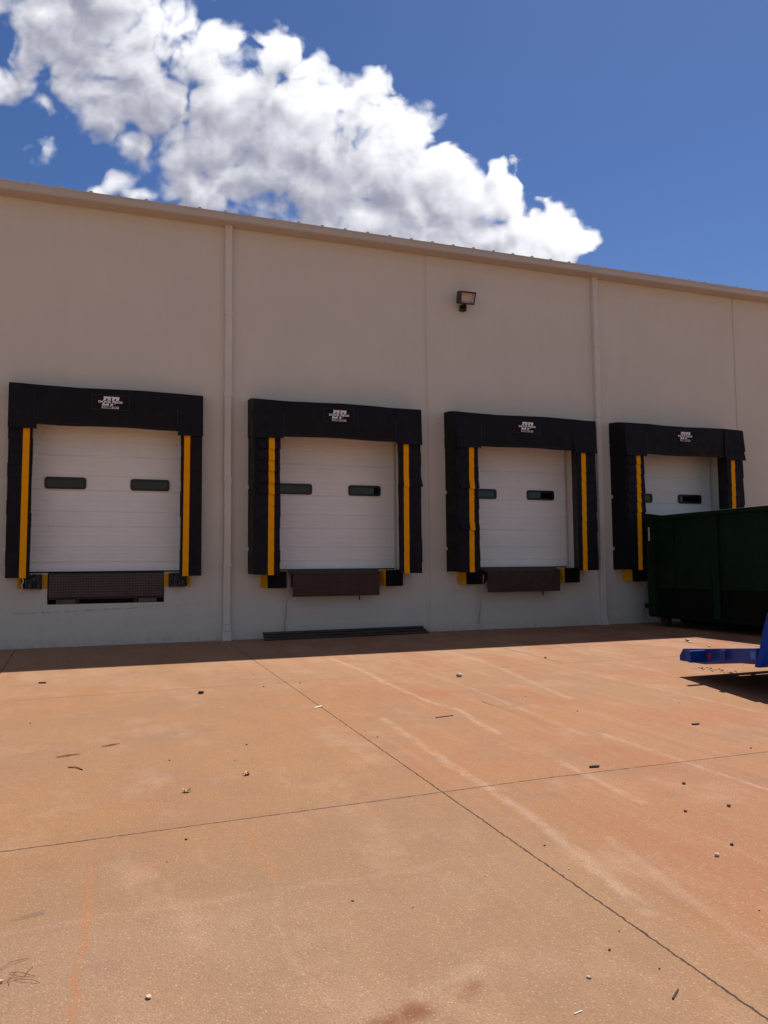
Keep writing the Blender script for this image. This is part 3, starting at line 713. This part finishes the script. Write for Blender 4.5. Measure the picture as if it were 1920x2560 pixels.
for k in (1, 2, 3):
    c = DC[k]; t = thing('edge_leveler', EL[k - 1], 'dock leveler', 'edge-of-dock levelers')
    mb = MB(); mb.prism([(-.003, 1.222), (-.003, 1.252), (-.232, 1.182), (-.255, 1.160), (-.235, 1.150)], 'x', c - .885, c + .855); mb.build('deck_plate', M['rust'], t)
    mb = MB(); mb.hexa([(c - .848, -.262, .752), (c + .824, -.262, .752), (c + .824, -.244, .752), (c - .848, -.244, .752), (c - .848, -.272, 1.155), (c + .824, -.272, 1.155), (c + .824, -.254, 1.148), (c - .848, -.254, 1.148)]); mb.build('lip_plate', M['rusttread'] if k == 1 else M['rust'], t)
    mb = MB(); mb.tube((c - .87, -.262, 1.166), (c + .845, -.262, 1.166), .013, 10); mb.build('hinge', M['rust'], t)
    mb = MB(); mb.box(c + .42, c + .445, -.243, -.225, .672, .80); mb.build('support_bar', M['rust'], t)
    mb = MB(); mb.tube((c - .79, -.243, .70), (c - .79, -.243, .80), .008, 8); mb.build('pin', M['steel'], t)
    for a in (-.82, .76):
        mb = MB(); mb.prism([(-.003, 1.22), (-.23, 1.15), (-.23, 1.08), (-.003, .92)], 'x', c + a, c + a + .03); mb.build('gusset', M['rust'], t)
    mb = MB(); mb.tube((c - .905, -.20, 1.10), (c - .955, -.05, .13), .013, 8); mb.build('lift_handle', M['pole'], t)

# ------------------------------------------------------------------ bumpers
nm = ['leftmost', 'second', 'third', 'rightmost']
for k, c in enumerate(DC):
    for sx in (-1, 1):
        if k == 3 and sx > 0:
            lab = 'black bumper on yellow bracket hidden behind the green dumpster, right of the rightmost door'
        else:
            lab = ('worn laminated bumper on a flat yellow plate, %s of the flush diamond tread lip' % ('left' if sx < 0 else 'right')) if k == 0 else \
                  ('black bumper on deep yellow bracket, %s end of the lip %s' % ('left' if sx < 0 else 'right', ['', 'above the stacked boards', 'below the wall light', 'and beside the dumpster end'][k]))
        t = thing('dock_bumper', lab, 'dock bumper', 'dock bumpers beside the levelers')
        if k == 0:
            o = .005
            xs_ = sorted((c + sx * 1.388, c + sx * .935)); 
            mb = MB(); mb.box(xs_[0], xs_[1], -.012, -.003, .974, 1.215); mb.build('mounting_plate', M['ypaint'], t)
            for bx_ in (1.35, .955):
                for bz in (1.02, 1.17):
                    mb = MB(); mb.tube((c + sx * bx_, -.0125, bz), (c + sx * bx_, -.022, bz), .012, 6); mb.build('bolt', M['ypaint'], t)
            a, b_ = sorted((c + sx * 1.318, c + sx * 1.012)); mb = MB()
            nply = 11; rs = random.Random(50 + sx)
            for q in range(nply):
                xa = a + (b_ - a) * q / nply
                mb.box(xa + .001, xa + (b_ - a) / nply - .001, -.125 + rs.uniform(-.008, .008), -.0125, .972 + rs.uniform(-.008, .01), 1.212 + rs.uniform(-.01, .006))
            mb.build('rubber_plies', M['laminated'], t)
            if sx < 0:
                mb = MB(); pts = [(c - 1.25, -.34, 1.16), (c - 1.235, -.335, 1.10), (c - 1.262, -.335, 1.05), (c - 1.25, -.335, 1.0), (c - 1.275, -.335, .955)]
        else:
            xf0, xf1 = c + sx * 1.303, c + sx * .958
            mb = MB()
            # flange plate and box bracket
            a, b_ = sorted((c + sx * 1.392, c + sx * .90)); mb.box(a, b_, -.014, -.003, .922, 1.226)
            mb.build('mounting_plate', M['ypaint'], t)
            mb = MB()
            for (xa, xb) in ((c + sx * 1.375, xf0 + sx * .004), (c + sx * .925, xf1 - sx * .004)):
                mb.hexa([(xa, -.0145, .926), (xb, -.215, .926), (xb - sx * .008, -.215, .926), (xa - sx * .008, -.0145, .926), (xa, -.0145, 1.222), (xb, -.215, 1.222), (xb - sx * .008, -.215, 1.222), (xa - sx * .008, -.0145, 1.222)])
            a, b_ = sorted((xf0 + sx * .004, xf1 - sx * .004)); mb.box(a, b_, -.222, -.2155, .922, 1.224)
            mb.build('bracket_box', M['ypaint'], t)
            mb = MB(); a, b_ = sorted((xf0, xf1)); mb.bbox(a, b_, -.275, -.2225, .916, 1.222, .014); mb.build('rubber_block', M['rubber'], t)
# loose white thread under the leftmost seal
mb = MB(); mb.path([(-1.255, -.335, 1.16), (-1.238, -.337, 1.10), (-1.266, -.337, 1.05), (-1.250, -.337, 1.0), (-1.278, -.337, .955)], .006, 5)
tag(mb.build('torn_strap', M['white']), 'white frayed thread dangling from the lower left corner of the leftmost dock seal', 'strap')
mb = MB(); mb.tube((-.95, .10, 3.72), (-1.16, -.28, 3.05), .006, 6)
tag(mb.build('pull_cord', M['white']), 'thin pale pull cord slanting across the top left of the leftmost white door', 'cord')

# ------------------------------------------------------------------ wall light
t = thing('wall_light', 'dark square floodlight on a short knuckle high on the beige wall', 'floodlight')
mb = MB()
# housing: open-fronted trapezoid shell (x, y, z) tilted downwards
A = Vector((6.80, -.20, 6.73)); rot = Matrix.Rotation(R(18), 3, 'X')
def L(x_, y_, z_): q = rot @ Vector((x_, y_, z_)); return (A.x + q.x, A.y + q.y, A.z + q.z)
fr = [(-.16, -.12, -.125), (.16, -.12, -.125), (.175, -.12, .125), (-.175, -.12, .125)]
bk = [(-.15, .09, -.12), (.15, .09, -.12), (.16, .09, .12), (-.16, .09, .12)]
inn = [(-.135, -.1205, -.10), (.135, -.1205, -.10), (.148, -.1205, .095), (-.148, -.1205, .095)]
ins = [(-.115, -.03, -.055), (.115, -.03, -.055), (.125, -.03, .085), (-.125, -.03, .085)]
vs = [L(*q) for q in bk + fr + inn + ins]
fs = [(0, 1, 2, 3)] + [(q, (q + 1) % 4, 4 + (q + 1) % 4, 4 + q) for q in range(4)] + [(4 + q, 4 + (q + 1) % 4, 8 + (q + 1) % 4, 8 + q) for q in range(4)]
mb.add(vs, fs); mb.build('housing', M['bronze'], t)
mb = MB(); mb.add([L(*q) for q in inn + ins], [(q, (q + 1) % 4, 4 + (q + 1) % 4, 4 + q) for q in range(4)]); mb.build('reflector', M['reflector'], t)
mb = MB(); mb.add([L(*q) for q in ins], [(0, 1, 2, 3)]); mb.build('lens', M['lens'], t)
mb = MB(); mb.bbox(6.745, 6.875, -.11, -.003, 6.50, 6.62, .02); mb.box(6.785, 6.835, -.16, -.11, 6.53, 6.66); mb.build('knuckle', M['bronze'], t)

# ------------------------------------------------------------------ dark boards at the foot of the wall
for k, (z0, yf, xe, x0, lab) in enumerate(((.002, -.44, 5.86, 2.66, 'long dark weathered board at the bottom of the low stack by the wall'),
                                    (.0475, -.405, 5.82, 2.655, 'long dark weathered board in the middle of the low stack by the wall'),
                                    (.093, -.370, 5.78, 2.65, 'long dark weathered board on top of the low stack by the wall'))):
    mb = MB(); mb.hexa([(x0, yf, z0), (xe, yf + .13, z0), (xe, yf + .26, z0), (x0, yf + .15, z0), (x0, yf, z0 + .043), (xe, yf + .13, z0 + .043), (xe, yf + .26, z0 + .043), (x0, yf + .15, z0 + .043)])
    o = mb.build('timber_board', M['wood']); tag(o, lab, 'board', 'dark boards stacked under the second door')
    bv = o.modifiers.new('b', 'BEVEL'); bv.width = .013; bv.segments = 1

# ------------------------------------------------------------------ roll-off dumpster
t = thing('roll_off_dumpster', 'dark green steel roll-off dumpster backed up to the rightmost dock door', 'dumpster')
DX0, DX1, DY0, DY1 = 10.75, 13.15, -.62, -7.4
mb = MB(); w_ = .012
mb.box(DX0 + .05, DX0 + .05 + w_, DY1 + .05, DY0 - .08, .80, 2.21); mb.box(DX1 - .05 - w_, DX1 - .05, DY1 + .05, DY0 - .08, .80, 2.21)
mb.box(DX0 + .055, DX1 - .055, DY1 + .05, DY1 + .062, .30, 2.21)
mb.build('side_wall', M['green'], t)
mb = MB(); mb.box(DX0 + .075, DX0 + .087, DY1 + .05, DY0 - .08, .27, .80); mb.box(DX1 - .087, DX1 - .075, DY1 + .05, DY0 - .08, .27, .80); mb.box(DX0 + .05, DX0 + .087, DY1 + .05, DY0 - .08, .788, .7995); mb.box(DX1 - .087, DX1 - .05, DY1 + .05, DY0 - .08, .788, .7995); mb.box(DX0 + .09, DX1 - .09, DY1 + .07, DY0 - .08, .28, .30)
mb.build('lower_panel', M['green2'], t)
mb = MB()
for xa, xb in ((DX0 - .02, DX0 + .09), (DX1 - .09, DX1 + .02)): mb.bbox(xa, xb, DY1, DY0 - .45, 2.20, 2.285, .012); mb.hexa([(xa, DY0 - .449, 2.20), (xb, DY0 - .449, 2.20), (xb, DY0, 2.262), (xa, DY0, 2.262), (xa, DY0 - .449, 2.285), (xb, DY0 - .449, 2.285), (xb, DY0, 2.352), (xa, DY0, 2.352)])
mb.bbox(DX0 + .091, DX1 - .091, DY1 - .002, DY1 + .09, 2.20, 2.283, .012)
mb.build('top_rail', M['green'], t)
mb = MB(); mb.bbox(DX0, DX1, DY0 - .075, DY0 - .005, .19, 2.26, .01); mb.build('tailgate', M['green'], t)
for xa, xb in ((DX0 - .012, DX0 + .16), (DX1 - .16, DX1 + .012)):
    mb = MB(); mb.bbox(xa, xb, DY0 - .21, DY0 + .004, .22, 2.258, .01); mb.build('corner_post', M['green'], t)
for q in range(4):
    yy = -2.52 - q * 1.45
    for xa, xb in ((DX0 + .0, DX0 + .049), (DX1 - .049, DX1 - .0)):
        mb = MB(); mb.bbox(xa, xb, yy - .075, yy + .075, .25, 2.199, .012); mb.build('rib', M['green'], t)
mb = MB(); mb.box(DX0 + .044, DX0 + .0495, -1.40, -1.385, .80, 2.199); mb.build('weld_seam', M['green2'], t)
for xa, xb in ((DX0 + .012, DX0 + .12), (DX1 - .12, DX1 - .012)):
    mb = MB(); mb.bbox(xa, xb, DY1, DY0 - .22, .185, .268, .01); mb.build('bottom_rail', M['green2'], t)
for xx in (DX0 + .55, DX1 - .65):
    mb = MB(); mb.box(xx, xx + .1, DY1 - .05, DY0 - .3, .06, .279); mb.build('skid', M['green2'], t)
for xx in (DX0 + .10, DX1 - .22):
    for yy in (DY0 - .32, DY1 + .5):
        mb = MB(); mb.tube((xx, yy, .105), (xx + .12, yy, .105), .104, 24); mb.tube((xx - .012, yy, .105), (xx, yy, .105), .06, 16); mb.box(xx + .02, xx + .10, yy - .04, yy + .04, .12, .19); mb.build('wheel', M['rust'], t)
for zz in (2.09, 1.72, 1.45, 1.2):
    mb = MB(); mb.box(DX0 - .005, DX0 + .05, DY0 + .005, DY0 + .075, zz - .035, zz + .035); mb.tube((DX0 + .02, DY0 + .06, zz - .09), (DX0 + .02, DY0 + .06, zz + .06), .016, 8); mb.build('hinge', M['green2'], t)
mb = MB(); mb.box(DX0 + .0, DX0 + .06, DY0 + .005, DY0 + .13, .36, .46); mb.build('latch', M['green2'], t)
mb = MB(); mb.box(DX0 - .0155, DX0 - .0125, -.735, -.69, 1.77, 2.06); mb.build('reflective_tape', M['tape'], t)

# ------------------------------------------------------------------ blue trailer end
t = thing('equipment_trailer', 'low blue steel trailer end with red reflector, raised over the sunlit concrete at right', 'trailer')
def at(z_): return z_
rail = [(6.327, -6.61, .178, .235), (6.352, -6.64, .172, .314), (6.235, -7.1, .194, .364), (5.985, -8.068, .336, .475)]
mb = MB()
vs = []
for (x_, y_, za, zb_) in rail: vs += [(x_, y_, za), (x_, y_, zb_), (x_ + .05, y_, zb_), (x_ + .05, y_, za)]
fs = [(0, 1, 2, 3)]
for q in range(len(rail) - 1):
    o = q * 4
    for a in range(4): fs.append((o + a, o + (a + 1) % 4, o + 4 + (a + 1) % 4, o + 4 + a))
fs.append(tuple(len(vs) - 4 + a for a in range(4)))
mb.add(vs, fs); mb.build('side_rail', M['blue'], t)
mb = MB()   # deck sheets behind the rail, with a slot near the far edge
def deck(x0, x1, y0, y1):
    def zz(y): return .205 + (-6.61 - y) * .085
    xl = lambda y: (x0 if x0 is not None else 6.38 + (y + 6.64) * .26)
    mb.hexa([(xl(y0), y0, zz(y0) - .012), (x1, y0, zz(y0) - .012), (x1, y1, zz(y1) - .012), (xl(y1), y1, zz(y1) - .012), (xl(y0), y0, zz(y0)), (x1, y0, zz(y0)), (x1, y1, zz(y1)), (xl(y1), y1, zz(y1))])
deck(None, 9.6, -6.78, -6.615); deck(None, 7.02, -6.81, -6.78); deck(7.20, 7.28, -6.81, -6.78); deck(7.5, 9.6, -6.81, -6.78); deck(None, 9.6, -10.4, -6.81)
mb.build('deck', M['blue'], t)
mb = MB(); mb.bbox(6.02, 6.235, -7.135, -7.095, .225, .352, .004); mb.build('stake_pocket', M['blue'], t)
mb = MB(); mb.box(6.075, 6.095, -7.57, -7.50, .30, .40); mb.build('latch', M['blue'], t)
mb = MB()
mb.hexa([(6.193, -7.235, .262), (6.203, -7.195, .262), (6.211, -7.195, .262), (6.201, -7.235, .262), (6.193, -7.235, .332), (6.203, -7.195, .332), (6.211, -7.195, .332), (6.201, -7.235, .332)]); mb.build('red_marker', M['red'], t)
mb = MB(); mb.box(5.990, 6.02, -8.05, -7.99, .37, .44); mb.build('side_lamp', M['bluelight'], t)
mb = MB(); mb.prism([(5.945, .298), (6.02, .478), (6.06, .62), (6.13, .80), (6.30, 1.02), (6.45, 1.05), (7.7, 1.05), (7.7, .298)], 'y', -8.135, -8.075); o = mb.build('ramp_plate', M['blue'], t)
bv = o.modifiers.new('b', 'BEVEL'); bv.width = .006; bv.segments = 2
for yy in (-8.2, -9.1):
    mb = MB(); mb.tube((8.2, yy, .36), (8.45, yy, .36), .36, 32); wl = mb.build('wheel', M['tyre'], t)
    mb = MB(); mb.tube((8.19, yy, .36), (8.46, yy, .36), .2, 24); mb.build('rim', M['white'], wl)
mb = MB(); mb.box(7.9, 7.98, -9.6, -7.6, .30, .40); mb.box(7.98, 8.2, -8.24, -8.16, .32, .40); mb.box(7.98, 8.2, -9.14, -9.06, .32, .40); mb.build('axle_frame', M['blue'], t)
mb = MB(); mb.box(7.9, 7.98, -7.5, -7.42, .0, .30); mb.box(7.85, 8.03, -7.55, -7.37, .0, .012); mb.build('landing_leg', M['blue'], t)

# ------------------------------------------------------------------ litter on the slab
M['leaf'] = mat('dry_leaf', (.60, .43, .20), .7, col2=(.42, .27, .11), vscale=60.)
M['pebA'] = mat('dark_stone', (.05, .035, .03), .8, var=.4, vscale=80.)
M['pebB'] = mat('pale_stone', (.60, .48, .38), .8, var=.3, vscale=80.)
M['pebC'] = mat('tan_stone', (.34, .2, .13), .85, var=.3, vscale=80.)
M['twig'] = mat('red_brown_twig', (.36, .11, .05), .8, var=.3, vscale=40.)
M['stick'] = mat('dark_stick', (.06, .045, .04), .85, var=.4, vscale=40.)
M['paper'] = mat('white_paper', (.78, .74, .68), .7, var=.1)
M['scrap'] = mat('black_rubber_scrap', (.035, .032, .035), .7, var=.4, vscale=40.)
def stone(x_, y_, r, m_, label, cat, group, name, seed, flat=.7):
    rs = random.Random(seed); bm = bmesh.new(); bmesh.ops.create_icosphere(bm, subdivisions=2, radius=r)
    ph = [rs.uniform(0, 6) for _ in range(6)]
    for q in bm.verts:
        n = q.co / r; f = 1 + .18 * math.sin(n.x * 3 + ph[0]) + .15 * math.sin(n.y * 4 + ph[1]) + .12 * math.sin(n.z * 5 + ph[2]) + .08 * math.sin(n.x * 9 + n.y * 7 + ph[3])
        q.co = Vector((q.co.x * f * 1.25, q.co.y * f, q.co.z * f * flat))
    zmin = min(q.co.z for q in bm.verts); a = rs.uniform(0, 6.28)
    for q in bm.verts:
        q.co = Matrix.Rotation(a, 3, 'Z') @ q.co; q.co += Vector((0, 0, -zmin * .9))
    mb = MB(); mb.bm(bm); o = mb.build(name, m_); o.location = (x_, y_, 0); tag(o, label, cat, group); return o
def leaf(x_, y_, s_, label, seed):
    rs = random.Random(seed); n = 22; mb = MB(); vs = [(0, 0, .012)]
    for k in range(n):
        a = 2 * math.pi * k / n; lobes = .55 + .45 * abs(math.cos(2.5 * a)) ** .7
        r = s_ * lobes * (.9 + .2 * rs.random()); vs.append((r * math.cos(a), r * math.sin(a) * .75, .004 + .018 * rs.random() * (r / s_) + .010 * math.sin(a * 2)))
    mb.add(vs, [(0, 1 + k, 1 + (k + 1) % n) for k in range(n)]); mb.tube((s_ * .8, 0, .006), (s_ * 1.6, -s_ * .25, .010), .0015, 5)
    o = mb.build('dry_leaf', M['leaf']); o.location = (x_, y_, .001); o.rotation_euler.z = rs.uniform(0, 6); tag(o, label, 'leaf', 'dry leaves on the slab')
    sm = o.modifiers.new('s', 'SOLIDIFY'); sm.thickness = .001
leaf(.90, -8.94, .032, 'dry tan leaf on the slab, the farther of the two left of the long joint', 1)
leaf(.51, -9.18, .028, 'dry tan leaf on the slab, the nearer of the two left of the long joint', 2)
stone(.98, -5.68, .024, M['pebA'], 'lone dark lump on the sunlit slab before the leftmost dock', 'stone', None, 'stone', 5)
def twig(pts, r, m_, label, cat='twig', name='twig', group=None):
    mb = MB(); mb.path([(a, b_, r + (c_ if c_ else 0)) for a, b_, c_ in pts], r, 6); return tag(mb.build(name, m_), label, cat, group)
twig([(-.68, -4.235, 0), (-.60, -4.25, 0)], .009, M['stick'], 'short dark stick lying near the shadow edge at far left', name='stick')
mb = MB(); mb.hexa([(1.87, -6.93, .002), (1.95, -6.90, .002), (1.95, -6.87, .002), (1.87, -6.90, .002), (1.87, -6.93, .006), (1.95, -6.90, .012), (1.95, -6.87, .012), (1.87, -6.90, .006)]); tag(mb.build('paper_strip', M['paper']), 'white paper strip touching the long slab joint', 'paper')
for i, (a, b_, lab) in enumerate((((.04, -7.79), (.16, -7.75), 'farther clump of red pine needles on the slab at left'), ((-.26, -8.02), (-.11, -7.97), 'nearer clump of red pine needles on the slab at left'))):
    mb = MB(); rs = random.Random(20 + i)
    for q in range(16):
        f0 = rs.uniform(-.1, .5); f1 = f0 + rs.uniform(.35, .6)
        p0 = (a[0] + (b_[0] - a[0]) * f0, a[1] + (b_[1] - a[1]) * f0 + rs.uniform(-.02, .02), rs.uniform(.003, .009)); p1 = (a[0] + (b_[0] - a[0]) * f1, a[1] + (b_[1] - a[1]) * f1 + rs.uniform(-.025, .025), rs.uniform(.003, .009))
        mb.tube(p0, p1, .0011, 4)
    tag(mb.build('pine_needles', M['twig']), lab, 'pine needles', 'pine needle clumps')
twig([(-.17, -8.33, 0), (-.12, -8.36, .003), (-.08, -8.43, 0)], .0035, M['stick'], 'thin bent dark twig nearest the pine needles at left')
mb = MB(); rs = random.Random(8)
for a, b_ in (((-.26, -11.0), (-.17, -10.94)), ((-.22, -11.02), (-.14, -11.07)), ((-.21, -11.10), (-.20, -11.02)), ((-.20, -11.07), (-.12, -11.12)), ((-.24, -11.08), (-.17, -11.06)), ((-.17, -11.06), (-.15, -11.0))):
    mid = ((a[0] + b_[0]) / 2 + rs.uniform(-.012, .012), (a[1] + b_[1]) / 2 + rs.uniform(-.012, .012)); mb.path([(a[0], a[1], .004), (mid[0], mid[1], .010), (b_[0], b_[1], .003)], .0009, 5)
tag(mb.build('branched_twig', M['twig']), 'reddish branched twig at the lower left corner of the slab', 'twig')
twig([(1.685, -11.90, 0), (1.735, -11.865, 0)], .003, M['stick'], 'short straight brown twig by the long joint near the bottom right')
twig([(1.365, -11.86, 0), (1.395, -11.855, 0)], .002, M['paper'], 'tiny pale stick near the bottom centre of the slab')
twig([(2.72, -7.76, 0), (2.9, -7.73, 0)], .004, M['stick'], 'thin dark twig beside the pale scrape in the middle of the slab')
for (xa, xb, yy, lab) in ((4.52, 4.595, -8.81, 'flat black rubber scrap at the right on the slab'), (3.0, 3.07, -9.6, 'small black rubber scrap just beyond the crosswise joint')):
    rs = random.Random(int(xa * 10)); mb = MB(); n = 9
    mb.prism([((xa + xb) / 2 + (xb - xa) / 2 * (.8 + .4 * rs.random()) * math.cos(6.283 * q / n), yy + .014 * (.7 + .6 * rs.random()) * math.sin(6.283 * q / n)) for q in range(n)], 'z', .001, .012)
    tag(mb.build('rubber_scrap', M['scrap']), lab, 'rubber scrap', 'rubber scraps')
PB = [(3.30, -10.11, .018, 'C', 'reddish pebble right of the long joint, beyond two more by the crosswise joint'), (3.23, -10.53, .020, 'C', 'larger tan pebble at the right edge of the near slab'), (2.95, -10.52, .014, 'A', 'dark pebble left of a larger tan one on the near right slab'),
      (2.65, -11.06, .019, 'B', 'pale round pebble on the red stain, near right slab'), (2.81, -10.98, .013, 'A', 'small dark pebble beyond the pale round one at right'), (1.52, -11.71, .010, 'B', 'small white chip near the bottom centre of the slab'),
      (.20, -11.33, .014, 'B', 'mottled pale chip on the near left slab'), (-.24, -11.07, .013, 'B', 'white chip beside the branched twig at lower left')]
for i, (x_, y_, r, k, lab) in enumerate(PB): stone(x_, y_, r * .55, M['peb' + k], lab, 'pebble', 'single pebbles on the slab', 'pebble', 100 + i)
CH = [(3.94, -5.66, 'cluster'), (5.78, -4.28, ''), (5.80, -4.59, ''), (4.91, -5.28, '')]
for i, (x_, y_, nm_) in enumerate(((3.94, -5.66, 'pale crumbled rock piece on the orange slab before the second dock'), (9.15, -3.55, 'pale crumbled rock piece at the shadow edge before the dumpster'), (9.05, -3.72, 'smaller pale rock piece beside another at the shadow edge'), (8.85, -4.35, 'pale rock chip between the dumpster shadow and the blue trailer'), (5.80, -4.55, 'brown clod on the slab joint before the third dock'))):
    stone(x_, y_, (.032, .034, .026, .020, .018)[i], M['pebB'] if i < 4 else M['pebC'], nm_, 'rock', None, 'rock', 200 + i, .6)
# anonymous grit: individually countable bits
rs = random.Random(77)
for i in range(45):
    d_ = rs.uniform(2.1, 9.5); y_ = -13.85 + d_; wmax = d_ * 1.06 + .07; x_ = rs.uniform(-.36 * d_ * .4, wmax)
    if abs(x_ - 6.2) < 1. and y_ > -7.6 and y_ < -6.2: continue
    r = rs.uniform(.002, .0048) * (1 + .09 * d_); kk = rs.choice('AAABC')
    stone(x_, y_, r, M['peb' + kk], 'tiny loose pebble scattered on the sunlit red concrete', 'pebble', 'scattered grit on the slab', 'pebble', 300 + i, .6)
# heap of crumbs under the trailer
mb = MB()
for i in range(110):
    x_ = rs.gauss(7.02, .06); y_ = rs.uniform(-6.7, -6.15) ; x_ += rs.gauss(0, .07); r = rs.choice((.003, .004, .005, .006, .010))
    bm = bmesh.new(); bmesh.ops.create_icosphere(bm, subdivisions=1, radius=r)
    for q in bm.verts: q.co = Vector((q.co.x * rs.uniform(.8, 1.3) + x_, q.co.y * rs.uniform(.8, 1.2) + y_, q.co.z * .7 + r * .6))
    mb.mi_cur = rs.choice((0, 1, 2, 2)); mb.bm(bm)
tag(mb.build('gravel', [M['pebA'], M['pebB'], M['pebC']]), 'loose crumbs of gravel under the blue trailer', 'gravel', kind='stuff')
